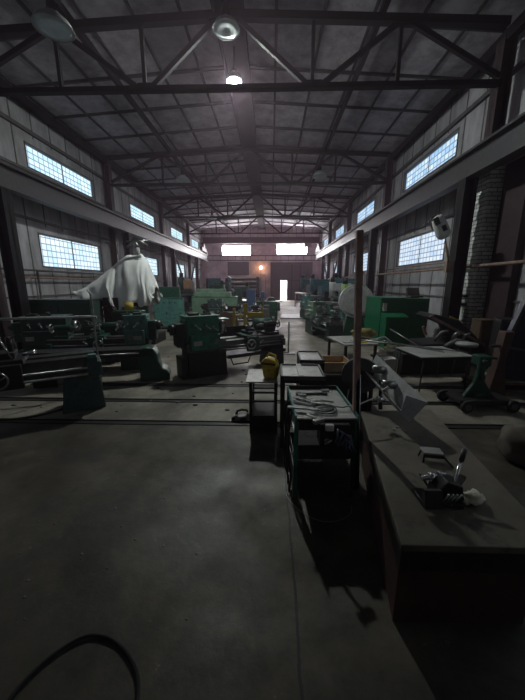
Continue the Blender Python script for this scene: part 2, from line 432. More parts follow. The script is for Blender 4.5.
# old brick and plaster pier on the right wall
def brickmat():
    m = bpy.data.materials.new('rough_brick'); m.use_nodes = True
    nt = m.node_tree; bs = nt.nodes['Principled BSDF']; L = nt.links.new
    tc = nt.nodes.new('ShaderNodeTexCoord'); sep = nt.nodes.new('ShaderNodeSeparateXYZ'); L(tc.outputs['Object'], sep.inputs[0])
    ad = nt.nodes.new('ShaderNodeMath'); ad.operation = 'ADD'; L(sep.outputs['X'], ad.inputs[0]); L(sep.outputs['Y'], ad.inputs[1])
    cb = nt.nodes.new('ShaderNodeCombineXYZ'); L(ad.outputs[0], cb.inputs[0]); L(sep.outputs['Z'], cb.inputs[1])
    br = nt.nodes.new('ShaderNodeTexBrick'); br.inputs['Scale'].default_value = 1
    br.inputs['Brick Width'].default_value = .26; br.inputs['Row Height'].default_value = .085; br.inputs['Mortar Size'].default_value = .012
    br.inputs['Color1'].default_value = (.42, .43, .41, 1); br.inputs['Color2'].default_value = (.60, .60, .57, 1); br.inputs['Mortar'].default_value = (.2, .2, .19, 1)
    L(cb.outputs[0], br.inputs['Vector']); L(br.outputs['Color'], bs.inputs['Base Color']); bs.inputs['Roughness'].default_value = .9
    n = nt.nodes.new('ShaderNodeTexNoise'); n.inputs['Scale'].default_value = 14; L(tc.outputs['Object'], n.inputs['Vector'])
    mm = nt.nodes.new('ShaderNodeMath'); mm.operation = 'ADD'; L(n.outputs['Fac'], mm.inputs[0]); L(br.outputs['Fac'], mm.inputs[1])
    bp = nt.nodes.new('ShaderNodeBump'); bp.inputs['Strength'].default_value = .8; bp.inputs['Distance'].default_value = .03; bp.invert = True
    L(mm.outputs[0], bp.inputs['Height']); L(bp.outputs[0], bs.inputs['Normal'])
    return m
b = MB(); b.box(XR-.42, 6.98, 0, XR, 7.75, 3.98)
for k in range(12):
    z = .1+k*.32; b.box(XR-.44, 6.96-.02*(k%2), z, XR-.02, 7.76, z+.17)
struct(b.build('trim_%d' % n, brickmat())); n += 1
b = MB(); b.box(XR-.16, 6.3, 0, XR, 6.93, 3.98); struct(b.build('trim_%d' % n, MAROON)); n += 1

# windows
def glazed(n, axis, wall, out, a0, a1, z0, z1, gm):
    """frame (structure) > glass_blocks"""
    f = MB(); t = .05
    def B(p, q, r, s_, d0, d1):
        if axis == 'Y': f.box(min(d0, d1), p, r, max(d0, d1), q, s_)
        else: f.box(p, min(d0, d1), r, q, max(d0, d1), s_)
    s = -1 if out > 0 else 1
    i, o = wall + s*.012, wall + out*.6
    B(a0-t, a1+t, z0-t, z0+.005, i, o) if False else None
    B(a0-.01, a1+.01, z0-.03, z0+.012, i, o); B(a0-.01, a1+.01, z1-.012, z1+.03, i, o)
    B(a0-.03, a0+.012, z0-.03, z1+.03, i, o); B(a1-.012, a1+.03, z0-.03, z1+.03, i, o)
    c = (a0+a1)/2; B(c-.016, c+.016, z0, z1, wall+out*.3, o)
    fo = struct(f.build('window_%d' % n, GIRT))
    g = MB(); p = wall + out*.35
    if axis == 'Y': g.box(min(p, p+out*.2), a0, z0, max(p, p+out*.2), a1, z1)
    else: g.box(a0, min(p, p+out*.2), z0, a1, max(p, p+out*.2), z1)
    go = g.build('glass_blocks', gm, fo)
    return fo
WS = 1.2
GL_U = glass_block('blocks_left_upper', WS, (.72, .93, 1.0), cell=.206, row=.157, mort=.022)
GL_L = glass_block('blocks_left_lower', WS*.95, (.80, .93, .98), cell=.206, row=.188, mort=.020)
GR_U = glass_block('blocks_right_upper', WS*.8, (.74, .88, 1.0), cell=.206, row=.16, mort=.022, blue=.55)
GR_L = glass_block('blocks_right_lower', WS*.75, (.78, .86, .98), cell=.206, row=.153, mort=.018, blue=.3)
G_NEAR = glass_block('blocks_unseen_near', 1.0, (.85, .93, 1.0), cell=.206, mort=.018)  # unseen near-bay windows, added for more light inside
GE = glass_block('blocks_far', 50, (1.0, .93, .98), 'X', cell=.6, mort=.03, blue=.05)
wn = 1
for y0, y1, a, c in LW: glazed(wn, 'Y', XL, -.25, y0, y1, a, c, (GL_U if a > 4 else GL_L) if y0 > 6 else G_NEAR); wn += 1
for y0, y1, a, c in RW: glazed(wn, 'Y', XR, .25, y0, y1, a, c, (GR_U if a > 4 else GR_L) if y0 > 6 else G_NEAR); wn += 1
for x0, x1, a, c in EW: glazed(wn, 'X', YE, .3, x0, x1, a, c, GE); wn += 1
# far door: wicket frame with the leaf open outwards
b = MB(); b.box(DX0-.1, YE-.04, 0, DX0, YE+.3, DZ1+.1); b.box(DX1, YE-.04, 0, DX1+.1, YE+.3, DZ1+.1); b.box(DX0, YE-.04, DZ1, DX1, YE+.3, DZ1+.1); b.box(DX0, YE, 0, DX1, YE+.3, .06)
d = struct(b.build('door_1', MAROON))
b = MB(); b.box(DX1+.02, YE+.32, .03, DX1+.07, YE+1.0, DZ1); b.build('door_leaf', MAROON, d)
b = MB(); b.box(DX0, YE+.12, .9, DX1, YE+.16, .97); b.build('crossbar', MAROON, d)
# big hall gate around the wicket
b = MB(); gx0, gx1, gz = -.05, 4.1, 3.7
b.box(gx0, YE-.10, 0, gx0+.18, YE-.005, gz); b.box(gx1-.18, YE-.10, 0, gx1, YE-.005, gz); b.box(gx0, YE-.10, gz-.2, gx1, YE-.005, gz)
b.box(gx0+.18, YE-.05, 0, DX0-.1, YE-.005, gz-.2); b.box(DX1+.1, YE-.05, 0, gx1-.18, YE-.005, gz-.2); b.box(DX0-.1, YE-.05, DZ1+.1, DX1+.1, YE-.005, gz-.2)
d2 = struct(b.build('door_2', MAROON))
b = MB()
for x in (2.0, 2.85): b.box(x, YE-.12, .05, x+.12, YE-.05, gz-.2)
b.box(DX1+.2, YE-.12, 1.9, gx1-.2, YE-.05, 2.0); b.build('stiffener', BEAM, d2)
# dark recess panel left of the gate
b = MB(); b.box(-4.35, YE-.05, 2.45, -2.2, YE-.002, 3.75)
for k in range(9): b.box(-4.3, YE-.08, 2.52+k*.135, -2.25, YE-.05, 2.6+k*.135)
tag(b.build('louvre_panel', MAROON), 'dark slatted panel on the far wall below the left end window', 'vent panel')
# ground outside the door
b = MB(); b.box(-10, YE+.3, -.25, 12, YE+25, -.02); struct(b.build('ground', OUTG))
b = MB(); b.box(-8, 41, -.05, 11, 41.3, 5.5); struct(b.build('yard_bounce_wall', mat('pale_bounce_wall', (.75, .72, .72), .8, var=.1)))  # pale wall added to catch lamp light and brighten the open doorway

# ------------------------------------------------------------------ steel frame
TY = [7.1, 13.1, 19.1, 25.1]
tl = ['nearest roof truss, spanning the hall above the lit lamp', 'second roof truss from the viewer, dish lamps hanging at its level',
      'third roof truss from the viewer, beyond the two far dish lamps', 'farthest roof truss, in front of the end windows']
tr = thing('roof_truss', tl[0], 'roof truss', (0, TY[0], 0), 0, 'steel roof trusses')
xl, xr, zb, cz, ez = XL+.45, XR-.42, 5.5, 6.72, 6.50
def topz(x): return cz - (cz-ez)*abs(x-CX)/5.5
for s, xe in ((-1, xl), (1, xr)):
    b = MB(); b.beam((xe, 0, topz(xe)), (CX, 0, cz), .14, .13); b.build('top_chord', BEAM, tr)
b = MB(); b.beam((xl, 0, zb), (xr, 0, zb), .13, .09); b.build('bottom_chord', BEAM, tr)
for x in (-4.35, -2.6, .8, 2.5):
    b = MB(); b.beam((x, 0, zb+.03), (x, 0, topz(x)-.03), .07, .07); b.build('vertical_strut', BEAM, tr)
for x0, z0, x1, z1 in ((CX-.2, cz-.05, -2.5, zb), (CX+.2, cz-.05, .75, zb), (-2.7, zb, -4.3, topz(-4.3)), (.95, zb, 2.5, topz(2.5)),
                       (-4.4, topz(-4.4), xl+.05, zb+.12), (2.6, topz(2.6), xr-.05, zb+.12)):
    b = MB(); b.beam((x0, 0, z0), (x1, 0, z1), .08, .09); b.build('diagonal_brace', BEAM, tr)
for x, z in ((-2.6, zb+.03), (.85, zb+.03), (-4.35, topz(-4.35)-.03), (2.52, topz(2.52)-.03)):
    b = MB(); b.prism([(x-.2, z-.07), (x+.2, z-.07), (x+.14, z+.08), (x-.14, z+.08)], -.03, .03); b.build('gusset_plate', BEAM, tr)
for k in range(1, 4): dup(tr, (0, TY[k], 0), tl[k])

# ridge beam: boxed duct along the ridge
t = thing('ridge_beam', 'wide dark boxed beam running the length of the hall under the roof ridge', 'roof beam', (CX+.03, 0, 0))
b = MB(); b.box(-.26, YB+.1, 6.78, .26, YE-.1, 7.0); b.box(-.30, YB+.1, 6.74, -.24, YE-.1, 7.02); b.box(.24, YB+.1, 6.74, .30, YE-.1, 7.02); b.build('beam_body', BEAM, t)
# longitudinal ties
for x, nm in ((-4.0, 'thin dark longitudinal tie beam on the left half of the roof'), (2.1, 'thin dark longitudinal tie beam on the right half of the roof')):
    b = MB(); b.box(x-.05, YB+.1, 6.62, x+.05, YE-.1, 6.70); b.box(x-.02, YB+.1, 6.70, x+.02, YE-.1, 6.80)
    tag(b.build('tie_beam', BEAM), nm, 'roof beam')

# crane runway beams
for s, x, nm in ((-1, -6.05, 'long grey crane runway beam along the left wall, between the two window rows'),
                 (1, 4.2, 'long grey crane runway beam along the right wall, between the two window rows')):
    t = thing('crane_beam', nm, 'crane beam', (x, 0, 0), 0, 'crane runway beams')
    z0 = 3.70 if s < 0 else 3.78
    b = MB(); b.box(-.012, 1, z0, .012, 29.3, z0+.52); b.box(-.13, 1, z0, .13, 29.3, z0+.03); b.box(-.13, 1, z0+.49, .13, 29.3, z0+.52)
    b.build('beam_body', CRANE, t)
    b = MB(); b.box(-.035, 1, z0+.52, .035, 29.3, z0+.60); b.box(-.05, 1, z0+.52, .05, 29.3, z0+.535); b.build('crane_rail', DSTEEL, t)
    b = MB(); b.box(-.1, 29.0, z0+.61, .1, 29.3, z0+.85); b.build('end_stop', MAROON, t)

# overhead crane parked by the end wall
t = thing('overhead_crane', 'dark red overhead crane bridge parked across the far end above the windows', 'crane', (0, 27.95, 0))
b = MB(); b.box(-6.05, -.15, 5.12, 4.2, .15, 5.6); b.box(-6.05, -.2, 5.56, 4.2, .2, 5.62); b.box(-6.05, -.2, 5.1, 4.2, .2, 5.14); b.build('bridge_girder', mat('red_crane_paint', (.09, .022, .028), .55, var=.3), t)
for x in (-6.05, 4.2):
    b = MB(); b.box(x-.1, -.9, 4.45, x+.1, .9, 4.75); b.prism([(-.3, 4.75), (.3, 4.75), (.15, 5.12), (-.15, 5.12)], x-.1, x+.1, 'X'); ec = b.build('end_carriage', MAROON, t)
    for y in (-.7, .7):
        b = MB(); b.cyl((x-.05, y, 4.5), (x+.05, y, 4.5), .12, n=18); b.build('wheel', DSTEEL, ec)
b = MB(); b.box(2.9, -.35, 4.75, 3.5, -.16, 5.1); hb = b.build('hoist', RUSTY, t)
b = MB(); b.cyl((3.2, -.25, 4.75), (3.2, -.25, 4.3), .015); b.torus((3.2, -.25, 4.22), .07, .018, 'Y', 16, 6, -PI/2, PI); b.build('hook', DSTEEL, hb)

# columns
cl = ['nearest', 'second', 'third', 'farthest']
def column(x, y, nm, zt, w, m):
    t = thing('steel_column', nm, 'column', (x, y, 0), 0, 'steel hall columns')
    b = MB(); b.box(-w/2, -w/2, 0, -w/2+.025, w/2, zt); b.box(w/2-.025, -w/2, 0, w/2, w/2, zt); b.box(-w/2, -.012, 0, w/2, .012, zt)
    b.build('shaft', m, t)
    b = MB(); b.box(-w/2-.06, -w/2-.06, 0, w/2+.06, w/2+.06, .025); b.build('base_plate', m, t)
    return t
for k, y in enumerate(TY):
    column(-6.02, y, 'dark steel column carrying the left crane beam, %s of its row' % cl[k], 3.69, .26, BEAM)
    column(4.17, y, 'dark steel column carrying the right crane beam, %s of its row' % cl[k], 3.77, .26, BEAM)
    column(XL+.3, y+.12, 'tall dark column against the left wall up to the truss, %s of its row' % cl[k], 6.34, .24, MAROON)
    rc = column(XR-.32, y+.12, 'tall dark column against the right wall up to the truss, %s of its row' % cl[k], 6.34 if k else 2.30, .24, MAROON)
    if k == 0: rc.location.z = 4.0
# portal braces between third and fourth crane columns
for x, nm in ((-6.02, 'V-shaped steel bracing between the far columns on the left side'), (4.17, 'V-shaped steel bracing between the far columns on the right side')):
    t = thing('column_bracing', nm, 'steel bracing', (x, 0, 0))
    for y0, y1 in ((19.3, 22.05), (24.9, 22.15)):
        b = MB(); b.beam((0, y0, 3.6), (0, y1, .9), .09, .09); b.build('diagonal_brace', BEAM, t)
    b = MB(); b.box(-.03, 21.8, .75, .03, 22.4, 1.05); b.build('gusset_plate', BEAM, t)

# wall pipes
def pipe(pts, r, m, nm, name='wall_pipe'):
    return tag(MB().tube(pts, r).build(name, m), nm, 'pipe')
pipe([(4.42, -4.0, 1.98), (4.42, 13.5, 1.98), (4.42, 24, 1.98)], .035, RUSTY, 'rusty heating pipe running low along the right wall')
pipe([(4.80, 8.2, 2.18), (4.80, 24, 2.18)], .022, RUSTY, 'thinner pipe just under the right lower windows')
pipe([(4.42, 7.55, 0), (4.42, 7.55, 3.74)], .045, RUSTY, 'upright rusty pipe beside the nearest right crane column')
pipe([(-6.75, 6.5, 1.78), (-6.75, 24, 1.78)], .03, RUSTY, 'heating pipe running low along the left wall')
pipe([(-6.75, 6.5, 1.98), (-6.75, 12.9, 1.98), (-6.75, 13.6, 1.98), (-6.75, 13.6, 3.25), (-6.75, 12.7, 3.25)], .028, GIRT, 'bent pipe rising round the end of the left lower window')
pipe([(-6.7, 8.7, .0), (-6.7, 8.7, 1.95)], .03, DSTEEL, 'short upright pipe under the left lower window')
pipe([(-6.72, 19.6, 0), (-6.72, 19.6, 3.6)], .05, GPAINT, 'pale upright pipe beside the third left column')
pipe([(4.72, 13.6, 0), (4.72, 13.6, 3.7)], .05, GPAINT, 'pale upright pipe beside the second right column')
for k, z in enumerate((1.15, 1.33)):
    b = MB(); b.cyl((4.45, 7.05, z), (4.45, 7.6, z), .028); b.cyl((4.45, 7.1, z), (4.52, 7.1, z), .015); b.cyl((4.45, 7.55, z), (4.52, 7.55, z), .015)
    tag(b.build('pipe_rail', DSTEEL), ('lower' if k == 0 else 'upper')+' of two short black pipe rails on the brick pier above the warning sign', 'pipe')

# ------------------------------------------------------------------ lamps
def dish_lamp(label, loc, r, rod, tilt=(0, 0)):
    t = thing('pendant_lamp', label, 'lamp', loc, 0, 'unlit dish lamps under the roof')
    b = MB(); b.lathe([(.06, .16*r/.28), (.09, .15*r/.28), (r*.55, .10*r/.28), (r*.85, .03*r/.28), (r, -.05*r/.28), (r*.97, -.05*r/.28), (r*.82, .02*r/.28), (r*.5, .085*r/.28), (.07, .13*r/.28)], n=28)
    b.build('lamp_shade', ENAMEL, t)
    b = MB(); b.lathe([(.001, -.035*r/.28), (r*.6, -.05*r/.28), (r*.93, -.045*r/.28), (r*.93, -.03*r/.28)], n=28); b.build('glass_cover', GLASSY, t)
    b = MB(); b.cyl((0, 0, .12), (0, 0, .38*r/.28+.02), .075, .06, n=16); b.build('lamp_housing', BEAM, t)
    b = MB(); b.cyl((0, 0, .3), (0, 0, rod), .014, n=8); b.build('hanger_rod', BEAM, t)
    return t
dish_lamp('large unlit dish lamp high at the upper left, nearest of all', (-3.53, 5.75, 5.68), .30, 1.1)
dish_lamp('unlit dish lamp under the ridge beam just above the lit lamp', (-.84, 6.55, 6.15), .25, .60)
dish_lamp('unlit dish lamp beside the second truss on the right half', (1.92, 13.3, 5.85), .30, .85)
dish_lamp('unlit dish lamp beside the second truss on the left half', (-3.6, 13.3, 5.74), .30, .98)
dish_lamp('small far dish lamp beyond the third truss on the left', (-3.8, 20.5, 5.75), .30, .95)
# the lit lamp
t = thing('ceiling_lamp', 'glowing white lamp hanging under the ridge beam', 'lamp', (-.86, 7.95, 6.12))
b = MB(); b.lathe([(.001, -.11), (.045, -.10), (.075, -.06), (.085, 0), (.07, .06), (.04, .10), (.03, .12)], n=20)
b.build('bulb', emis('lit_bulb', (.93, 1.0, .97), 1900), t)
b = MB(); b.cyl((0, 0, .12), (0, 0, .22), .045, n=14); b.build('lamp_socket', BEAM, t)
b = MB(); b.lathe([(.03, .15), (.09, .13), (.15, .06), (.175, -.03), (.17, -.03), (.145, .055), (.085, .12), (.03, .14)], n=28); b.build('reflector', ENAMEL, t)  # skirt lowered so the reflector keeps direct lamp light off the roof
b = MB(); b.cyl((0, 0, .22), (0, 0, .64), .012, n=8); b.build('hanger_rod', BEAM, t)
# orange lamp on the far wall
t = thing('wall_lamp', 'small orange glowing lamp on a post in front of the far wall', 'lamp', (-1.0, 30.5, 0))
b = MB(); b.ball((0, 0, 3.17), .13); b.build('bulb', emis('orange_bulb', (1, .62, .30), 40), t)
b = MB(); b.cyl((0, 0, 0), (0, 0, 3.02), .04); b.build('pole', MAROON, t)

# ------------------------------------------------------------------ machines
def make_lathe(label, loc, rz, L=1.95, hb=.72, D=.38, hw=.55, hh=.42, colr=G_MACH, dark=BLACK, bedc=DSTEEL, flip=False, carr=.55,
               solid_left=True, tail=True, tray=True, name='metal_lathe', s=1.0):
    """x along the bed, front is -y"""
    t = thing(name, label, 'lathe', loc, rz, 'metal lathes')
    t.scale = (-s if flip else s, s, s)
    b = MB()
    b.prism([(-.03, hb-.14), (D+.02, hb-.14), (D, hb), (D-.08, hb), (D-.1, hb-.03), (.1, hb-.03), (.08, hb), (0, hb)], 0, L, 'X')
    b.build('bed', bedc, t, .006)
    b = MB(); b.prism([(.0, hb), (.03, hb+.022), (.06, hb)], hw+.02, L-.01, 'X'); b.prism([(D-.06, hb), (D-.03, hb+.022), (D, hb)], hw+.02, L-.01, 'X'); b.build('bed_way', STEEL, t)
    # base under the headstock and foot at the far end
    b = MB(); b.prism([(0.0, 0), (hw+.12, 0), (hw+.1, hb-.14), (0.02, hb-.14)], -.04, D+.04, 'Y')
    b.box(-.1, -.02, 0, 0, D, hb*.62); b.build('base_cabinet', dark, t, .012)
    b = MB(); b.prism([(L-.36, 0), (L, 0), (L-.03, hb-.14), (L-.32, hb-.14)], -.02, D+.02, 'Y'); b.build('leg', dark, t, .012)
    if tray:
        b = MB(); b.box(hw+.1, -.12, hb-.30, L-.05, D+.02, hb-.27); b.box(hw+.1, -.13, hb-.30, L-.05, -.12, hb-.24); b.build('chip_tray', dark, t)
        b = MB(); b.tube([(hw+.16, -.10, hb-.30), (hw+.2, -.11, hb-.42), (hw+.5, -.11, hb-.42), (hw+.56, -.10, hb-.30)], .012); b.build('drain_pipe', bedc, t)
    # headstock
    h = MB(); h.box(.02, .0, hb, hw, D, hb+hh); h.box(.0, .03, hb+.02, .03, D-.02, hb+hh-.03)
    ho = h.build('headstock', colr, t, .02)
    b = MB(); b.box(.0, -.01, hb+hh, hw+.02, D+.01, hb+hh+.035); b.build('top_cover', colr, ho, .01)
    b = MB(); b.box(.06, -.09, hb-.10, hw-.02, .0, hb+.16); b.build('feed_gearbox', colr, t, .012)
    for lx, lz in ((.16, hb+hh*.72), (.34, hb+hh*.72), (.47, hb+hh*.62)):
        b = MB(); b.cyl((lx, .0, lz), (lx, -.045, lz), .024, n=12); b.cyl((lx, -.04, lz), (lx+.05, -.09, lz-.05), .008, n=6); b.ball((lx+.055, -.095, lz-.055), .015); b.build('lever', CHROME, ho)
    b = MB(); b.cyl((hw-.12, -.09, hb+.04), (hw-.12, -.13, hb+.04), .05, n=18); b.cyl((hw-.12, -.13, hb+.04), (hw-.12, -.15, hb+.04), .022, n=10); b.build('selector_dial', STEEL, t)
    b = MB(); b.box(.1, -.094, hb-.02, .24, -.09, hb+.06); b.build('data_plate', GPAINT, t)
    # gear cover on the end
    b = MB(); b.box(-.14, .04, hb-.05, .0, D-.04, hb+hh*.8); b.build('gear_cover', dark, t, .02)
    b = MB(); b.cyl((-.14, D*.5, hb+hh*.55), (-.22, D*.5, hb+hh*.55), .09, n=18); b.cyl((-.22, D*.5, hb+hh*.55), (-.26, D*.5, hb+hh*.55), .03, n=10); b.build('pulley', DSTEEL, t)
    # chuck
    zc = hb+hh*.52
    b = MB(); b.cyl((hw, D*.5, zc), (hw+.05, D*.5, zc), .07, n=20); b.cyl((hw+.05, D*.5, zc), (hw+.14, D*.5, zc), .115, n=24)
    for k in range(3):
        a = 2*PI*k/3+.4; b.box(hw+.14, D*.5-.02, zc+.03, hw+.18, D*.5+.02, zc+.10, Matrix.Rotation(a, 3, 'X'), (hw+.16, D*.5, zc))
    b.build('chuck', STEEL, t)
    # carriage
    c0 = hw + .2 + carr*(L-hw-.75)
    co = MB(); co.box(c0, -.05, hb+.02, c0+.30, D+.03, hb+.07); co.box(c0+.02, -.10, hb-.22, c0+.28, -.05, hb+.05); co.box(c0+.09, .02, hb+.07, c0+.21, D-.04, hb+.13)
    co.box(c0+.1, .06, hb+.13, c0+.26, .16, hb+.18)
    coo = co.build('carriage', dark if dark != BLACK else G_GREY, t, .008)
    b = MB(); b.box(c0+.11, .08, hb+.18, c0+.19, .15, hb+.24); b.cyl((c0+.15, .115, hb+.24), (c0+.15, .115, hb+.28), .015); b.cyl((c0+.15, .115, hb+.27), (c0+.06, .06, hb+.33), .008, n=6); b.build('tool_post', STEEL, coo)
    b = MB(); b.wheel((c0+.08, -.14, hb-.08), .085, 'Y', .011, .02); b.cyl((c0+.08, -.1, hb-.08), (c0+.08, -.15, hb-.08), .012); b.build('handwheel', CHROME, coo)
    b = MB(); b.wheel((c0+.15, -.14, hb+.10), .045, 'Y', .008, .012); b.cyl((c0+.15, -.02, hb+.10), (c0+.15, -.15, hb+.10), .01); b.build('handwheel', CHROME, coo)
    b = MB(); b.cyl((c0+.24, -.10, hb-.10), (c0+.30, -.16, hb-.02), .008, n=6); b.ball((c0+.305, -.165, hb-.015), .016); b.build('lever', CHROME, coo)
    for z in (hb-.09, hb-.15):
        b = MB(); b.cyl((hw-.05, -.06, z), (L-.06, -.06, z), .011 if z > hb-.1 else .014, n=8); b.build('lead_screw', STEEL, t)
    b = MB(); b.box(L-.1, -.09, hb-.18, L-.03, 0, hb-.05); b.build('bearing_bracket', dark, t)
    b = MB(); b.tube([(c0+.26, D-.02, hb+.07), (c0+.27, D, hb+.34), (c0+.2, D*.8, hb+.40), (c0+.16, D*.5, hb+.36)], .011, 8); b.build('coolant_pipe', STEEL, coo)
    b = MB(); b.box(hw+.05, D+.03, hb-.05, L-.5, D+.045, hb+.20); b.build('splash_guard', dark, t)
    b = MB(); b.box(hw+.02, D*.5-.12, hb+hh*.86, hw+.22, D*.5+.14, hb+hh*.9) if colr == G_MACH else b.box(hw+.0, .05, hb+.0, hw+.02, .1, hb+.1); b.build('chuck_guard', colr, t)
    b = MB(); b.box(.10, .06, hb+hh+.035, .26, .22, hb+hh+.075); b.box(.32, .12, hb+hh+.035, .50, .16, hb+hh+.06); b.cyl((.42, .24, hb+hh+.035), (.42, .24, hb+hh+.1), .03, n=12); b.build('oil_filler', DSTEEL, ho)
    if tail:
        x = L-.36
        b = MB(); b.box(x, .04, hb+.02, x+.26, D-.04, hb+.07); b.prism([(x+.03, hb+.07), (x+.23, hb+.07), (x+.21, hb+.16), (x+.05, hb+.16)], D*.5-.05, D*.5+.05, 'Y')
        b.cyl((x-.02, D*.5, hb+hh*.5), (x+.26, D*.5, hb+hh*.5), .062, n=18); to = b.build('tailstock', dark, t, .006)
        b = MB(); b.cyl((x-.12, D*.5, hb+hh*.5), (x-.02, D*.5, hb+hh*.5), .028); b.cyl((x-.18, D*.5, hb+hh*.5), (x-.12, D*.5, hb+hh*.5), .004, .02); b.build('quill', STEEL, to)
        b = MB(); b.wheel((x+.32, D*.5, hb+hh*.5), .075, 'X', .01, .018); b.cyl((x+.26, D*.5, hb+hh*.5), (x+.33, D*.5, hb+hh*.5), .014); b.build('handwheel', STEEL, to)
    return t

# E: the clear lathe in the middle
make_lathe('dark green lathe in the middle of the hall with two-step green headstock', (-1.41, 4.90, 0), R(32), 1.98, .60, .36, .60, .44, G_MACH, BLACK, DSTEEL, carr=.45)
# A: the long one at the left edge, bed end toward the centre
t = thing('metal_lathe', 'long grey-green lathe bed at the left edge with square end leg', 'lathe', (-2.33, 3.62, 0), R(33), 'metal lathes')
b = MB(); b.prism([(-.04, .50), (.40, .50), (.36, .70), (.28, .70), (.25, .62), (.1, .62), (.08, .70), (0, .70)], -2.6, .10, 'X'); b.build('bed', DSTEEL, t, .006)
b = MB(); b.prism([(.0, .70), (.035, .725), (.07, .70)], -2.6, .08, 'X'); b.prism([(.29, .70), (.325, .725), (.36, .70)], -2.6, .08, 'X'); b.build('bed_way', STEEL, t)
b = MB(); b.prism([(-.33, 0), (.16, 0), (.12, .46), (-.27, .46)], -.02, .38, 'Y'); lg = b.build('leg', G_GREY, t, .015)
b = MB(); b.cyl((.06, -.02, .24), (.06, -.035, .24), .018); b.box(-.22, -.025, .06, -.02, -.018, .36); b.build('door', G_GREY, lg)
b = MB(); b.box(-.02, -.06, .46, .16, .36, .64); b.box(0, -.07, .63, .12, .12, .70); b.build('end_bracket', G_GREY, t, .01)
b = MB(); b.box(.02, -.065, .68, .11, .03, .735); b.build('cap', G_TEAL, t, .008)
for z, r in ((.58, .014), (.50, .018)):
    b = MB(); b.cyl((-2.6, -.08, z), (0, -.08, z), r, n=8); b.build('lead_screw', STEEL, t)
b = MB(); b.box(-.95, -.06, .70, -.62, .42, .76); b.box(-.93, -.13, .44, -.64, -.05, .72); b.box(-.88, .04, .76, -.70, .30, .83)
ca = b.build('carriage', BLACK, t, .01)
b = MB(); b.wheel((-.85, -.18, .57), .09, 'Y', .011, .02); b.cyl((-.85, -.12, .57), (-.85, -.19, .57), .012); b.build('handwheel', STEEL, ca)
b = MB(); b.cyl((-.70, -.12, .78), (-.78, -.12, 1.02), .010, n=6); b.ball((-.78, -.12, 1.03), .018); b.build('lever', CHROME, ca)
b = MB(); b.cyl((-.75, .16, .83), (-.75, .16, 1.0), .03); b.cyl((-.75, .16, .98), (-.62, .05, 1.03), .009, n=6); b.build('tool_post', DSTEEL, ca)
b = MB(); b.cyl((-.62, .02, .80), (-.50, -.02, .84), .02); b.build('knob', CHROME, ca)
b = MB(); b.box(-2.2, -.04, .1, -1.5, .44, .50); b.build('base_cabinet', BLACK, t, .01)
# long bars resting in front on it
for k, (z0, z1, dy) in enumerate(((.97, 1.01, .1), (.86, .9, .2))):
    pass
t2 = thing('pipe_rack', 'thin horizontal pipe on posts in front of the left green lathe', 'rail', (-3.05, 4.35, 0), R(20))
b = MB(); b.tube([(-1.6, 0, 1.12), (.40, 0, 1.12)], .018); b.build('rail', GPAINT, t2)
b = MB(); b.tube([(.38, 0, 0), (.38, 0, 1.45), (.34, 0, 1.52)], .014); b.build('post', GPAINT, t2)
b = MB(); b.tube([(-1.2, 0, 0), (-1.2, 0, 1.12)], .016); b.build('post', DSTEEL, t2)
# B: lathe behind it
make_lathe('dull green lathe by the left wall, behind the long bed at the left edge', (-4.75, 5.5, 0), R(18), 1.75, .56, .42, .78, .40, G_GREY, G_DARK, DSTEEL, carr=.3)
tin = thing('tin_can', 'small yellow tin standing on a dark box just under the white tarp', 'tin', (-3.42, 7.2, .98))
b = MB(); b.cyl((0, 0, 0), (0, 0, .2), .10, n=18); b.build('can', YEL, tin)
b = MB(); b.cyl((0, 0, .2), (0, 0, .21), .102, n=18); b.build('lid', GPAINT, tin)
tb = thing('parts_cupboard', 'dark cupboard with the yellow tin on top, under the white tarp', 'cupboard', (-3.75, 7.0, 0))
b = MB(); b.box(0, 0, 0, .65, .4, .98); b.build('body', G_DARK, tb, .01)
b = MB(); b.box(.03, -.015, .06, .62, -.001, .92); b.build('door', BLACK, tb)
# C: low bed with a curved foot
t = thing('metal_lathe', 'low dark lathe bed ending in a curved green foot', 'lathe', (-2.06, 4.76, 0), R(14), 'metal lathes')
b = MB(); b.prism([(0, .42), (.32, .42), (.32, .56), (0, .56)], -1.75, .12, 'X'); b.build('bed', BLACK, t, .01)
b = MB(); b.prism([(-.12, 0), (.36, 0), (.36, .10), (.30, .20), (.24, .22), (.19, .34), (.18, .46), (.12, .56), (0, .58), (-.14, .55), (-.12, .40)], .0, .32, 'Y'); b.build('foot', G_DARK, t, .03)
b = MB(); b.box(-1.7, 0, 0, -1.35, .32, .42); b.build('leg', BLACK, t, .02)
b = MB(); b.cyl((-1.75, -.04, .5), (-.1, -.04, .5), .012, n=8); b.build('lead_screw', STEEL, t)
# D: teal lathe, headstock at its right end
make_lathe('teal green lathe with its headstock at the right, under the white tarp', (-2.32, 5.55, 0), R(12), 1.75, .60, .34, .42, .40, G_TEAL, G_DARK, DSTEEL, flip=True, carr=.25)

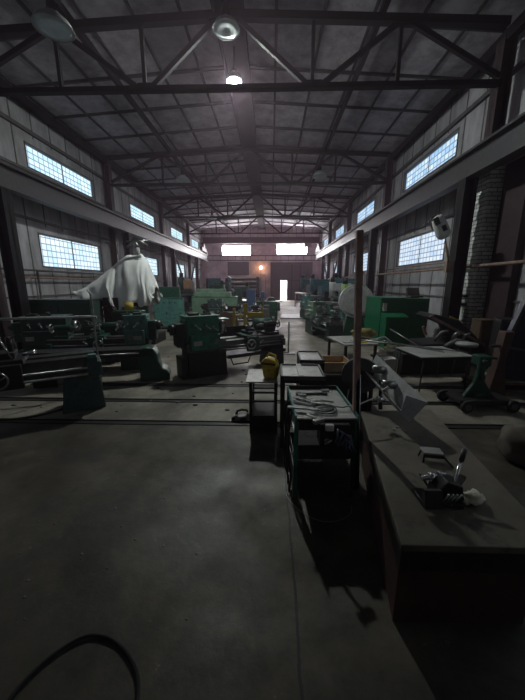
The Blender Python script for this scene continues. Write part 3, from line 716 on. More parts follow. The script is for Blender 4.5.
# generic parts for boxes with doors and vents
def cabinet(label, loc, rz, w, d, h, m, doors=2, name='electrical_cabinet', cat='cabinet', group=None, dm=None, knob=True, foot=.06):
    t = thing(name, label, cat, loc, rz, group)
    b = MB(); b.box(0, 0, foot, w, d, h); b.build('body', m, t, .012)
    b = MB(); b.box(.04, .03, 0, w-.04, d-.03, foot); b.build('plinth', BLACK, t)
    b = MB(); b.box(-.015, -.02, h, w+.015, d+.015, h+.02); b.build('top', m, t, .005)
    g = .02; dw = (w-g*(doors+1))/doors
    for k in range(doors):
        x = g + k*(dw+g)
        b = MB(); b.box(x, -.018, foot+.04, x+dw, -.001, h-.05); dd = b.build('door', dm or m, t, .006)
        b = MB(); b.cyl((x+dw-.06, -.018, h*.55), (x+dw-.06, -.05, h*.55), .014, n=8); b.box(x+dw-.075, -.055, h*.55-.06, x+dw-.045, -.045, h*.55+.01); b.build('handle', CHROME, dd)
    return t
cabinet('big dark green machine cabinet behind the left lathe', (-6.1, 7.38, 0), R(2), 1.6, .56, 1.20, G_GREY, 2, dm=G_DARK)
t = cabinet('teal cabinet with control panel beyond the white tarp', (-4.15, 10.6, 0), R(10), 1.0, .6, 1.10, G_TEAL, 2)
b = MB(); b.box(.1, .1, 1.12, .9, .5, 1.5); b.build('raised_housing', G_DARK, t, .02)
for k in range(4):
    b = MB(); b.cyl((.2+k*.18, -.02, .95), (.2+k*.18, -.05, .95), .025, n=10); b.build('control_knob', BLACK, t)
t = cabinet('long pale green machine housing behind the middle lathe', (-3.05, 11.6, 0), R(4), 1.75, .8, 1.1, G_PALE, 3)
b = MB(); b.box(.1, .1, 1.12, 1.5, .6, 1.3); b.box(.15, .15, 1.3, 1.3, .5, 1.42); b.build('raised_housing', G_PALE, t, .02)
tag(MB().box(-3.36, 11.7, 1.43, -3.10, 11.95, 1.75).build('wooden_box', BROWNB), 'brown box standing upright between the two green cabinets', 'box')

# white tarp over a tall machine
t = thing('radial_drill', 'tall dark machine under the white tarp, arm poking out on top', 'machine', (-4.0, 8.2, 0), R(0))
b = MB(); b.box(-.12, -.35, 0, .9, .5, .25); b.build('base_plate', BLACK, t, .02)
b = MB(); b.cyl((.45, .1, .25), (.45, .1, 2.25), .15, n=20); b.build('column', G_GREY, t)
b = MB(); b.box(-.7, -.1, 1.0, .4, .25, 1.28); b.build('arm', BLACK, t, .02)
b = MB(); b.box(-.45, -.3, .5, -.05, .2, 1.25); b.wheel((-.25, -.36, .85), .2, 'Y', .02, .04, 4); b.wheel((-.05, -.38, .55), .13, 'Y', .015, .03, 4); b.build('drill_head', MAROON, t, .02)
b = MB(); b.tube([(.2, 0, 2.55), (.5, -.05, 2.72), (.75, 0, 2.6)], .035); b.tube([(.3, .1, 2.75), (.5, .1, 2.55)], .04); b.tube([(.15, .1, 2.7), (.7, .2, 2.74)], .025); b.build('pipe_fitting', STEEL, t)
b = MB(); b.cyl((.45, .1, 2.25), (.45, .1, 2.55), .05, n=14); b.build('motor', GPAINT, t)
# tarp surface: ridge falls from the column top to the low left
def tarp():
    bm = bmesh.new(); NU, NV = 46, 34
    # outline stations along u: ridge point, front hem z, back hem z
    st = [(-5.15, 1.40, 1.33), (-4.68, 1.68, 1.15), (-4.14, 2.06, 1.18), (-4.0, 2.16, .78), (-3.7, 2.37, .98), (-3.32, 2.40, 1.08), (-3.17, 2.20, .98), (-3.04, 1.82, 1.15), (-2.98, 1.50, 1.30)]
    def S(u):
        f = u*(len(st)-1); i = min(int(f), len(st)-2); k = f-i; k = k*k*(3-2*k)*.5+k*.5
        return [st[i][j]*(1-k)+st[i+1][j]*k for j in range(3)]
    grid = []
    for i in range(NU+1):
        u = i/NU; x, rz_, hz = S(u); x -= .16; row = []
        for j in range(NV+1):
            v = j/NV*2-1                                        # -1 front hem, 0 ridge, 1 back hem
            a = abs(v); w = .27 + .18*math.sin(u*PI)
            y = 8.30 + math.copysign(w*(1-(1-a)**1.8), v)
            hem = hz + .05*math.sin(u*41+2)
            z = rz_*(1-a**1.25) + hem*a**1.25
            fold = .05*a*math.sin(u*31 + 2.2*v + 1.3*math.sin(u*9)) + .03*math.sin(u*67+5*v)*a
            n_ = noise.noise(Vector((x*2.3, v*1.7, 4)))*.11 + noise.noise(Vector((x*6, v*4, 1)))*.04
            row.append(bm.verts.new((x + .05*math.sin(9*v+u*12)*a, y + fold*math.copysign(1, v) + n_*.6, z + n_*.7)))
        grid.append(row)
    for i in range(NU):
        for j in range(NV):
            f = bm.faces.new((grid[i][j], grid[i+1][j], grid[i+1][j+1], grid[i][j+1])); f.smooth = True
    me = bpy.data.meshes.new('tarp'); bm.to_mesh(me); bm.free(); me.materials.append(TARP)
    o = bpy.data.objects.new('tarp', me); COL.objects.link(o)
    md = o.modifiers.new('thick', 'SOLIDIFY'); md.thickness = .006
    return o
tag(tarp(), 'crumpled white tarp draped over a tall machine on the left', 'tarp')

# ---- far middle: machines
def milling(label, loc, rz, m, s=1.0, m2=None, group='milling machines', headm=None):
    t = thing('milling_machine', label, 'milling machine', loc, rz, group); t.scale = (s, s, s); m2 = m2 or BLACK
    b = MB(); b.prism([(-.35, 0), (.55, 0), (.55, .12), (.42, .2), (.42, 1.25), (.30, 1.45), (.05, 1.45), (-.02, 1.2), (-.02, .22), (-.35, .15)], -.28, .28, 'Y'); b.build('column', m, t, .03)
    b = MB(); b.box(-.45, -.16, 1.25, .35, .16, 1.55); b.build('ram', headm or m, t, .04)
    b = MB(); b.cyl((-.38, 0, 1.02), (-.38, 0, 1.6), .12, n=18); b.cyl((-.38, 0, .88), (-.38, 0, 1.02), .05, n=12); b.build('spindle_head', headm or m, t)
    b = MB(); b.cyl((-.38, 0, 1.6), (-.38, 0, 1.78), .09, n=16); b.build('motor', m2, t)
    b = MB(); b.prism([(-.5, .5), (-.02, .35), (-.02, .78), (-.5, .72)], -.14, .14, 'Y'); k = b.build('knee', m, t, .02)
    b = MB(); b.box(-.55, -.6, .74, -.08, .6, .82); b.build('work_table', STEEL, t, .006)
    b = MB(); b.wheel((-.32, -.68, .78), .1, 'Y', .012, .02); b.cyl((-.32, -.6, .78), (-.32, -.7, .78), .014); b.build('handwheel', CHROME, k)
    b = MB(); b.wheel((-.58, 0, .6), .1, 'X', .012, .02); b.cyl((-.5, 0, .6), (-.6, 0, .6), .014); b.build('handwheel', CHROME, k)
    b = MB(); b.box(.1, -.30, .5, .35, -.28, 1.0); b.build('side_door', m2, t, .004)
    return t
# press brake / rolling machine by the far wall
t = thing('bending_rolls', 'wide dark sheet bending machine in front of the far wall', 'machine', (-3.3, 23.6, 0))
for x in (0, 2.2):
    b = MB(); b.prism([(x, 0), (x+.25, 0), (x+.25, 2.05), (x, 2.2)], -.3, .5, 'Y'); b.build('side_frame', B_TEAL if x == 0 else GIRT, t, .02)
for z, r in ((1.95, .10), (1.62, .13), (1.35, .1)):
    b = MB(); b.cyl((.25, 0, z), (2.2, 0, z), r, n=16); b.build('roller', DSTEEL, t)
b = MB(); b.box(.25, -.1, .3, 2.2, .35, 1.2); b.build('apron', BLACK, t, .02)
t = thing('power_press', 'blue-green press standing left of the sheet bending machine', 'machine', (-4.35, 21.5, 0))
b = MB(); b.prism([(0, 0), (.9, 0), (.9, .9), (.35, .95), (.35, 1.3), (.9, 1.35), (.9, 2.0), (.1, 2.0), (0, 1.8)], -.3, .4, 'Y'); b.build('frame', B_TEAL, t, .03)
b = MB(); b.cyl((-.1, 0, 1.6), (0, 0, 1.6), .42, n=24); b.build('flywheel', G_GREY, t)
b = MB(); b.box(.5, -.15, 1.0, .7, .15, 1.35); b.build('ram', STEEL, t)
milling('dark green milling machine against the third left column', (-5.1, 18.2, 0), R(80), G_GREY, 1.25)
milling('small green milling machine left of centre behind the middle lathe', (-1.6, 16.0, 0), R(200), G_GREY, .95)
t = cabinet('blue narrow cabinet in the far middle near the yellow stand', (-1.15, 14.2, 0), 0, .42, .4, 1.35, B_BLUE, 1)
t = cabinet('green tool cabinet in the far middle, right of the blue one', (-.62, 13.0, 0), 0, .9, .45, .85, G_DARK, 2)
# yellow stand
t = thing('yellow_stand', 'yellow painted steel stand behind the middle lathe', 'stand', (-.95, 7.6, 0))
for x, y, h in ((.02, 0, 1.0), (.72, .3, 1.02)):
    b = MB(); b.box(x-.03, y-.03, 0, x+.03, y+.03, h); b.build('post', YEL, t)
b = MB(); b.box(.26, -.05, .35, .37, .03, 1.12); b.build('post', YEL, t)
b = MB(); b.box(0, -.03, .78, .75, .03, .84); b.box(.3, -.03, .84, .75, .04, .90); b.build('crossbar', YEL, t)
t = thing('steel_pallet_truck', 'green motor unit with pulley behind the tailstock of the middle lathe', 'machine', (-.45, 7.0, 0), R(10))
t.name = 'motor_unit'
b = MB(); b.box(0, 0, 0, .65, .4, .52); b.build('base', BLACK, t, .01)
b = MB(); b.cyl((.06, .2, .66), (.5, .2, .66), .14, n=20); b.build('motor', G_DARK, t)
b = MB(); b.cyl((.5, .2, .66), (.58, .2, .66), .17, n=20); b.build('pulley', BLACK, t)
t = thing('bench_drill', 'blue and grey small drill on a stand far behind the yellow stand', 'machine', (-.30, 11.25, 0))
b = MB(); b.box(-.2, -.2, 0, .2, .2, .7); b.build('stand', GIRT, t, .01)
b = MB(); b.cyl((0, .1, .7), (0, .1, 1.35), .035); b.build('column', STEEL, t)
b = MB(); b.box(-.08, -.22, 1.1, .08, .2, 1.32); b.build('drill_head', B_BLUE, t, .02)
# brown crate / scrap heap left of yellow stand
t = thing('cable_drum', 'brown wooden cable drum behind the headstock of the middle lathe', 'drum', (-1.35, 9.3, .0), R(20))
for y in (0, .35):
    b = MB(); b.cyl((0, y, .36), (0, y+.04, .36), .36, n=26); b.build('flange', WOODD, t)
b = MB(); b.cyl((0, .04, .36), (0, .35, .36), .22, n=20); b.build('core', BROWNB, t)
for k, (x, y, w, h, m, nm) in enumerate(((-2.35, 14.0, .8, .9, G_DARK, 'dark green low machine body far left of the blue cabinet'),
                                        (-.2, 18.5, .8, .8, G_GREY, 'grey-green low machine body in the far middle by the aisle'),
                                        (-3.9, 15.0, .9, 1.2, G_PALE, 'pale green machine body beyond the long green housing'))):
    t = thing('surface_grinder', nm, 'machine', (x, y, 0), R(8))
    b = MB(); b.prism([(0, 0), (w, 0), (w*.95, h*.6), (w*.6, h*.65), (w*.55, h), (w*.1, h), (0, h*.8)], 0, .5, 'Y'); b.build('body', m, t, .02)
    b = MB(); b.wheel((w*.75, -.08, h*.45), .1, 'Y', .012, .02); b.cyl((w*.75, 0, h*.45), (w*.75, -.08, h*.45), .012); b.build('handwheel', CHROME, t)
    b = MB(); b.box(w*.5, -.05, h*.66, w*1.1, .5, h*.72); b.build('work_table', STEEL, t)
milling('grey-green milling machine in front of the blue-green press, far left', (-3.2, 19.5, 0), R(170), G_GREY, 1.1)
milling('dark green milling machine behind the brown drum, left of the blue cabinet', (-2.9, 16.3, 0), R(150), G_DARK, 1.0)
make_lathe('dark old lathe lengthwise behind the yellow stand', (-2.2, 10.4, 0), R(4), 1.9, .62, .38, .5, .40, G_GREY, BLACK, DSTEEL)
make_lathe('dark lathe in the far middle before the sheet bending machine', (-2.85, 20.9, 0), R(3), 2.2, .66, .4, .6, .5, G_DARK, BLACK, DSTEEL)
for k, (x, y, z, w_, h_, m, nm) in enumerate(((-1.95, 12.9, 0, .5, .7, WOODD, 'brown wooden crate standing behind the dark old lathe'), (-.45, 11.9, 0, .4, .75, GIRT, 'dark narrow box standing at the aisle beyond the yellow stand'),
        (-.25, 15.2, 0, .55, .6, G_DARK, 'dark green chest by the aisle right of the blue cabinet'), (-3.05, 17.6, 0, .6, 1.0, WOODD, 'tall brown crate among the far left machines'))):
    t = thing('storage_crate', nm, 'crate', (x, y, z), R(6*k)); b = MB(); b.box(0, 0, 0, w_, w_*.8, h_); b.build('body', m, t, .01)
    b = MB(); b.box(-.01, -.01, h_, w_+.01, w_*.8+.01, h_+.03); b.build('lid', m, t)
    b = MB(); b.box(-.012, -.012, .1, w_+.012, 0, .16); b.box(-.012, -.012, h_-.18, w_+.012, 0, h_-.12); b.build('batten', m, t)
# thin stand post beyond the tailstock
t = thing('steel_stand', 'thin upright steel stand with flat foot beside the tailstock end', 'stand', (.42, 6.9, 0))
b = MB(); b.cyl((0, 0, .02), (0, 0, .75), .018); b.build('post', STEEL, t)
b = MB(); b.box(-.25, -.1, 0, .15, .1, .02); b.box(-.5, -.02, .02, 0, .02, .05); b.build('foot', GPAINT, t)
# light ramp plates on the aisle near the door
for (x, y, w, d, rz, nm) in ((.45, 14.2, 1.1, 2.1, R(-4), 'pale flat sheet lying on the floor in the aisle near the far door'),
                             ):
    t = tag(MB().box(0, 0, 0, w, d, .04).build('steel_sheet', GPAINT, None, .004, (x, y, 0), rz), nm, 'sheet')
# barrier rail by the door
t = thing('guard_rail', 'thin guard rail standing in the aisle before the far door', 'rail', (1.75, 22.0, 0))
for x in (0, .55):
    b = MB(); b.cyl((x, 0, 0), (x, 0, 1.0), .025); b.build('post', GPAINT, t)
b = MB(); b.cyl((0, 0, 1.0), (.55, 0, 1.0), .025); b.build('rail', GPAINT, t)

# ---- right side row
milling('tall blue-green milling machine, farthest in the right row', (2.55, 20.5, 0), R(20), B_TEAL, 1.25)
milling('blue-green milling machine in the right row, half way down', (2.75, 17.2, 0), R(15), B_TEAL, 1.2)
milling('blue-green milling machine with pale ram, in front of the others on the right', (2.95, 12.9, 0), R(10), G_TEAL, 1.05, headm=GPAINT)
milling('lime and teal milling machine just behind the round grey guard', (2.9, 10.6, 0), R(10), G_TEAL, 1.0, headm=G_LIME)
milling('dark blue milling machine by the right wall behind the row', (3.65, 15.2, 0), R(0), B_TEAL, 1.2)
make_lathe('pale grey-green lathe at the aisle edge of the right machine row', (1.22, 10.2, 0), R(-78), 2.0, .62, .38, .6, .40, G_PALE, G_GREY, STEEL, carr=.5, flip=False)
make_lathe('grey lathe farther down the aisle edge of the right row', (1.45, 14.5, 0), R(-75), 2.2, .62, .38, .6, .42, G_TEAL, G_GREY, STEEL, carr=.5)
# grey disc guard
t = thing('wheel_guard', 'large round grey guard disc of a saw left of the bright green cabinet', 'machine', (2.55, 9.15, 0), R(-8))
b = MB(); b.cyl((0, 0, 1.1), (0, .12, 1.1), .50, n=40); b.cyl((0, -.02, 1.1), (0, 0, 1.1), .42, n=40); b.build('disc', GPAINT, t, .01)
b = MB(); b.cyl((0, -.06, 1.1), (0, -.02, 1.1), .07, n=16); b.build('hub', DSTEEL, t)
b = MB(); b.prism([(-.35, 0), (.35, 0), (.2, .85), (-.2, .85)], .02, .5, 'Y'); b.build('base', G_DARK, t, .02)
# bright green cabinet
t = thing('machine_enclosure', 'large bright green steel enclosure with lid propped open', 'machine enclosure', (2.82, 7.85, 0), R(4))
b = MB(); b.box(0, 0, 0, 1.28, 1.0, 1.24); b.build('body', G_BRIGHT, t, .015)
b = MB(); b.box(-.01, -.02, 1.24, .64, 1.02, 1.26); b.build('top_panel', G_MACH, t)
b = MB(); b.box(.02, -.33, 0, .60, -.005, .80); b.prism([(-.33, .80), (-.005, .80), (-.005, .88)], .02, .60, 'X'); ff = b.build('front_box', G_BRIGHT, t, .012)
b = MB(); b.box(.66, -.02, .08, 1.24, -.001, 1.18); b.build('door', G_BRIGHT, t, .006)
b = MB(); b.box(.06, -.022, .92, .16, -.001, 1.12); b.build('notice_plate', PLAST, t)
b = MB(); b.box(.82, .3, 1.24, 1.15, .36, 1.50, Matrix.Rotation(R(-25), 3, 'X')); b.build('raised_lid', DSTEEL, t)
b = MB(); b.box(.82, .10, 1.26, 1.15, .36, 1.30); b.build('hatch', GIRT, t)

# flood lamp on bent arm on the right column
t = thing('flood_lamp', 'white flood lamp on a bent arm beside the right crane column', 'lamp', (3.92, 7.03, 0))
b = MB(); b.tube([(.02, -.02, 1.95), (-.02, -.03, 2.15), (-.16, -.08, 2.50)], .022); b.build('arm', RUSTY, t)
rot = Matrix.Rotation(R(22), 4, 'Y') @ Matrix.Rotation(R(12), 4, 'X')
b = MB(); b.lathe([(.001, .38), (.09, .37), (.13, .30), (.145, .12), (.155, -.02), (.145, -.06), (.12, -.10), (.08, -.13), (.001, -.14)], n=24)
b.xf(Matrix.Translation((-.24, -.10, 2.68)) @ Matrix.Rotation(R(-28), 4, 'Y') @ Matrix.Diagonal((1, .6, 1, 1))); b.build('lamp_shade', mat('pale_lamp_paint', (.6, .6, .56), .45, var=.15), t)
b = MB(); b.box(-.12, -.02, .10, .10, .14, .40); b.box(-.13, -.115, .20, -.03, -.05, .36); b.box(-.03, -.12, .02, .05, -.07, .14); b.xf(Matrix.Translation((-.24, -.10, 2.68)) @ Matrix.Rotation(R(-28), 4, 'Y')); b.build('ballast', BLACK, t, .01)
b = MB(); b.box(-.05, -.06, 1.85, .1, .04, 2.1); b.build('clamp', RUSTY, t)

# warning sign: white sheet with a red circle and a dark mark
t = thing('warning_sign', 'small white warning sign with red ring on the brick pier', 'sign', (4.50, 7.42, .92))
b = MB(); b.box(0, -.19, -.17, .008, .19, .17); b.build('board', PLAST, t)
RED = mat('red_print', (.42, .03, .03), .6, var=.1)
b = MB(); b.torus((-.002, 0, 0), .125, .012, 'X', 28, 6); b.beam((-.003, -.085, .085), (-.003, .085, -.085), .008, .018, (1,0,0)); b.build('red_ring', RED, t)
b = MB(); b.ball((-.002, .01, .055), .022, .2); b.beam((-.002, .01, .035), (-.002, -.01, -.035), .006, .03, (1,0,0)); b.beam((-.002, -.005, -.03), (-.002, .03, -.08), .006, .016, (1,0,0)); b.build('figure', BLACK, t)

# ---- scrap pile right: slanted conveyor hood and loose steel
t = thing('scrap_hopper', 'dark slanting sheet metal hopper beyond the low table on the right', 'hopper', (3.1, 6.05, 0), R(-4))
b = MB(); b.prism([(0, .0), (1.2, 0), (1.2, .35), (.95, .62), (.62, .90), (.15, 1.02), (.05, .95), (.55, .75), (.75, .45), (0, .40)], 0, .75, 'Y'); b.build('hopper_body', BLACK, t, .02)
b = MB(); b.beam((.05, -.02, .98), (1.15, -.02, .42), .03, .05); b.beam((.02, -.02, .60), (-.06, -.02, .78), .03, .05); b.build('edge_strip', RUSTY, t)
seeds = [((3.25, 5.95, .50), (3.45, 5.85, .70), .035, CAMO, 'short bent steel offcut on the hopper, upper left'), ((3.55, 5.9, .45), (3.62, 5.8, .68), .04, STEEL, 'curved shiny steel offcut in the hopper middle'),
         ((3.75, 5.95, .42), (3.9, 5.9, .66), .025, STEEL, 'thin shiny offcut on the hopper right side'), ((3.35, 5.75, .42), (3.75, 5.72, .50), .05, CAMO, 'thick grey offcut lying low in the hopper')]
for p, q, r, m, nm in seeds:
    mid = (Vector(p)+Vector(q))/2+Vector((0, 0, .08))
    tag(MB().tube([p, mid, q], r, 8).build('steel_offcut', m), nm, 'scrap', 'steel offcuts on the hopper')
def lump(name, label, cat, c, r, sx, sy, sz, m, lumpy, seed):
    return tag(MB().ball(c, r, sx, sy, sz, lumpy, seed, 22, 14).build(name, m), label, cat)
lump('cloth_heap', 'olive crumpled cloth heap at the foot of the bright green enclosure', 'cloth', (2.72, 6.5, .16), .22, 1.2, .8, .75, OLIVE, .5, 3)
lump('cloth_heap', 'dusty dark rag heap under the rods near the low table', 'cloth', (2.55, 6.1, .13), .28, 1.5, .8, .5, DIRTF, .5, 8)
# yellow board & wooden box at the column foot
tag(MB().prism([(0, 0), (.26, 0), (.26, .80), (.03, .90)], 0, .03).build('yellow_board', YEL2, None, 0, (4.02, 6.90, .0), R(-5)), 'small yellow board beside the foot of the right crane column', 'board')
t = cabinet('brown wooden locker at the foot of the brick pier', (4.38, 6.35, 0), R(-6), .34, .36, .85, WOODD, 1, 'wooden_locker', 'locker', None)
t = thing('storage_cabinet', 'tall black steel cabinet standing in front of the maroon pier', 'cabinet', (4.15, 5.5, 0), R(-22))
b = MB(); b.box(0, 0, 0, .55, .5, .98); b.build('body', BLACK, t, .01)
b = MB(); b.box(.02, -.015, .04, .53, -.001, .94); b.build('door', B_NAVY, t, .004)

# table on right with sheet and rods
t = thing('low_table', 'low steel table with a pale sheet top, right of the channel', 'table', (2.22, 4.34, 0), R(7))
b = MB(); b.box(0, 0, .535, .84, .74, .55); b.build('tabletop', SHEET, t, .003)
b = MB(); b.box(.02, .02, .50, .82, .04, .535); b.box(.02, .70, .50, .82, .72, .535); b.box(.02, .02, .50, .04, .72, .535); b.box(.80, .02, .50, .82, .72, .535); b.build('apron', BLACK, t)
for x, y in ((.05, .05), (.79, .05), (.05, .69), (.79, .69)):
    b = MB(); b.cyl((x, y, .0), (x+(.02 if x < .4 else -.02), y, .50), .012, n=8); b.build('leg', DSTEEL, t)
rg = 'long steel rods lying on the low table'
for k, (p, q, r) in enumerate((((1.55, 5.15, .66), (2.95, 4.68, .57), .010), ((1.5, 5.0, .68), (2.75, 4.75, .572), .012), ((1.62, 5.35, .68), (2.7, 4.62, .565), .008), ((1.75, 5.4, .92), (2.15, 4.95, .60), .010))):
    if k == 3: p, q = (2.18, 5.5, .80), (2.5, 4.9, .565)
    m_ = (Vector(p)+Vector(q))/2
    tag(MB().tube([p, m_, q], r, 8).build('steel_rod', STEEL), ['long steel rod on the low table, farthest reaching right', 'thicker middle rod of those lying on the low table', 'thin rod crossing the others on the low table', 'short rod tilted upward at the left of the low table'][k], 'rod', rg)
# second trestle table left of it (pale top, arc of hose)
t = thing('trestle_table', 'small table with scattered sheet offcuts behind the upright post', 'table', (1.25, 5.0, 0), R(10))
b = MB(); b.box(0, 0, .57, .62, .85, .60); b.build('tabletop', SHEET, t, .003)
for x, y in ((.04, .04), (.58, .04), (.04, .81), (.58, .81)):
    b = MB(); b.box(x-.02, y-.02, 0, x+.02, y+.02, .57); b.build('leg', BLACK, t)
b = MB(); b.box(.02, .02, .2, .6, .83, .23); b.build('shelf', BLACK, t)
lump('yellow_sack', 'dull yellow crumpled sack on the small table behind the post', 'sack', (1.72, 5.55, .70), .16, 1.3, .8, .6, mat('dull_yellow', (.27, .22, .07), .9, var=.3), .5, 12)
for k, (x, y, w, d, a) in enumerate(((1.35, 5.2, .16, .10, 20), (1.48, 5.35, .12, .1, 70), (1.6, 5.2, .18, .06, -20))):
    tag(MB().box(-w/2, -d/2, 0, w/2, d/2, .012).build('sheet_offcut', [SHEET, GPAINT, YEL2][k], None, 0, (x, y, .602), R(a)), ['grey sheet offcut at the left of the small table', 'pale sheet offcut in the middle of the small table', 'yellowish strip offcut at the right of the small table'][k], 'offcut', 'offcuts on the small table')
tag(MB().tube([(1.75, 5.3, .62), (1.95, 5.1, .72), (2.08, 4.95, .6), (2.1, 4.9, .3), (2.08, 4.9, .02)], .012, 8).build('hose', GPAINT), 'pale hose arching down beside the small table to the floor', 'hose')
# low boxes under the low table
tag(MB().box(0, 0, 0, .26, .2, .3).build('cardboard_box', PLAST, None, .01, (2.02, 5.2, 0), R(10)), 'pale box standing behind the left legs of the low table', 'box')
b = MB(); b.box(0, 0, 0, 1.3, .35, .38); tag(b.build('steel_chest', BLACK, None, .01, (2.35, 5.25, 0), R(5)), 'long black steel chest behind the low table', 'chest')
t = thing('steel_chest', 'flat dark steel trough lying beyond the trolley', 'trough', (2.5, 4.75, 0), R(-4))
t.name = 'steel_trough'
t.location = (3.15, 4.55, 0)
b = MB(); b.box(0, 0, 0, 1.1, .3, .08); b.build('body', BLACK, t, .01)
b = MB(); b.box(-.01, -.01, .08, 1.11, .0, .12); b.box(-.01, .3, .08, 1.11, .31, .12); b.build('rim', RUSTY, t)

# trolley
t = thing('stand_trolley', 'green upright stand on a low trolley with four wheels', 'trolley', (2.40, 3.62, 0), R(3)); t.scale = (.93, .93, .95)
b = MB(); b.box(.04, .06, .10, .78, .40, .15); b.box(.1, .02, .09, .74, .06, .16); b.build('chassis', BLACK, t, .008)
b = MB(); b.prism([(.18, .15), (.62, .15), (.46, .36), (.42, .50), (.34, .50), (.30, .34)], .2, .26, 'Y'); b.box(.30, .14, .15, .46, .3, .2); b.build('pedestal', G_DARK, t, .01)
b = MB(); b.cyl((.385, .23, .4), (.385, .23, .66), .05, n=14); b.build('post', G_DARK, t)
b = MB(); b.box(.30, .15, .60, .47, .33, .74); b.box(.30, .08, .66, .36, .14, .70); b.build('head', G_DARK, t, .015)
for x, y in ((.10, .0), (.74, .0), (.04, .44), (.72, .44)):
    b = MB(); b.cyl((x, y-.025, .085), (x, y+.025, .085), .085, n=22); w = b.build('wheel', RUBBER, t, .008)
    b = MB(); b.cyl((x, y-.03, .085), (x, y+.03, .085), .045, n=16); b.build('hub', GIRT, w)
# red brown stool-like post right of it, blue cabinet
t = thing('machine_post', 'rusty brown upright machine leg at the right edge behind the trolley', 'machine', (3.12, 4.02, 0), R(0))
b = MB(); b.prism([(-.12, 0), (.16, 0), (.12, .2), (.06, .55), (.12, .98), (-.0, .98), (-.04, .5)], 0, .14, 'Y'); b.build('post', REDBR, t, .01)
b = MB(); b.cyl((-.15, .05, .78), (.12, .05, .78), .02); b.cyl((-.15, .05, .62), (.02, .05, .60), .016); b.build('handle', DSTEEL, t)
t = thing('round_stool', 'small round grey stool beside the rusty machine leg', 'stool', (3.35, 5.12, 0))
b = MB(); b.lathe([(.001, .62), (.16, .62), (.17, .60), (.16, .57), (.001, .57)], n=24); b.build('seat', GPAINT, t)
for k in range(3):
    a = k*2*PI/3+.4; b = MB(); b.cyl((.1*math.cos(a), .1*math.sin(a), .57), (.17*math.cos(a), .17*math.sin(a), 0), .012, n=8); b.build('leg', DSTEEL, t)
t = thing('blue_cabinet', 'tilted dark blue steel panel at the right edge', 'panel', (3.25, 4.35, 0), R(-30))
t.name = 'tilted_screen'
b = MB(); b.prism([(0, .25), (.75, .25), (.95, 1.45), (.28, 1.45)], 0, .4, 'Y'); b.build('body', B_NAVY, t, .01)
b = MB(); b.beam((.06, -.01, .72), (.9, -.01, .66), .02, .03); b.beam((0, -.01, .27), (.28, -.01, 1.44), .02, .03); b.beam((.28, -.01, 1.44), (.95, -.01, 1.44), .02, .03); b.build('edge_frame', GIRT, t)
b = MB(); b.box(.05, .05, 0, .15, .15, .25); b.box(.6, .05, 0, .7, .15, .25); b.build('feet', BLACK, t)
# dark round sack / rock at right edge
lump('stone_block', 'dark rounded heavy lump at the right edge on the floor', 'stone', (2.38, 2.58, .15), .2, 1.15, 1.0, 1.0, mat('brown_stone', (.10, .085, .07), .9, var=.4), .18, 5)

# ------------------------------------------------------------------ foreground right: raised plate
t = thing('surface_plate', 'long flat steel plate on a red-brown base in the right foreground', 'steel plate', (0, 0, 0))
FL, FR, BR, BL = (.57, 1.10), (1.25, 1.10), (1.44, 2.56), (.80, 2.50)
b = MB(); b.prism([FL, FR, BR, BL], .465, .50, 'Z'); b.build('top_plate', PLATE, t, .004)
b = MB(); b.prism([(FL[0]+.01, 1.115), (1.24, 1.115), (1.42, 2.54), (.81, 2.49)], .35, .465, 'Z'); b.build('frame', DSTEEL, t)
b = MB(); b.prism([(FL[0]+.03, 1.16), (1.22, 1.16), (1.40, 2.50), (.83, 2.46)], .0, .35, 'Z'); b.build('base', REDBR, t)

# things on the plate
t = thing('small_stand', 'tiny dark four-legged stand on the steel plate', 'stand', (.965, 1.73, .5), R(-8))
b = MB(); b.box(0, 0, .055, .12, .075, .065); b.build('top', SHEET, t)
for x, y, dx, dy in ((.01, .01, -.005, -.01), (.11, .01, .055, -.045), (.01, .065, -.01, .01), (.11, .065, .01, .01)):
    b = MB(); b.cyl((x, y, .055), (x+dx, y+dy, .0), .006, n=6); b.build('leg', DSTEEL, t)
b = MB(); b.box(.0, -.005, .035, .12, .0, .055); b.build('rim', DSTEEL, t)

t = thing('pipe_clamp_tool', 'small black vise with shiny lever on the steel plate', 'vise', (.755, 1.27, .5), R(0)); t.name = 'bench_vise'; t.scale = (.85, .9, .9)
b = MB(); b.box(.02, .06, 0, .26, .20, .025); b.build('base', BLACK, t, .004)
b = MB(); b.box(.0, .02, .03, .10, .05, .13, Matrix.Rotation(R(-14), 3, 'X')); b.build('front_plate', DSTEEL, t, .003)
b = MB(); b.prism([(.10, .03), (.27, .03), (.25, .12), (.16, .15), (.11, .09)], .08, .19, 'Y'); b.build('body', BLACK, t, .008)
b = MB()
for k in range(4): b.cyl((.10+.022*k, .04, .035), (.13+.024*k, .02, .12), .005, n=6)
b.build('spring_rods', STEEL, t)
b = MB(); b.cyl((.05, .17, .11), (.20, .18, .13), .014); b.cyl((.10, .17, .117), (.13, .172, .122), .024, n=16); b.cyl((.16, .175, .124), (.18, .18, .127), .024, n=16); b.build('screw', CHROME, t)
b = MB(); b.cyl((.20, .10, .09), (.31, .21, .22), .009, n=10); lv = b.build('lever', CHROME, t)
b = MB(); b.cyl((.30, .20, .208), (.345, .245, .255), .014, n=10); b.build('grip', BLACK, lv)
b = MB(); b.box(.26, .20, .045, .38, .235, .065, Matrix.Rotation(R(38), 3, 'Z') @ Matrix.Rotation(R(-14), 3, 'Y')); b.build('jaw_bar', DSTEEL, t)
b = MB(); b.cyl((.22, .20, .035), (.26, .28, .09), .008, n=8); b.cyl((.12, .2, .035), (.09, .26, .08), .008, n=8); b.build('spindle', DSTEEL, t)
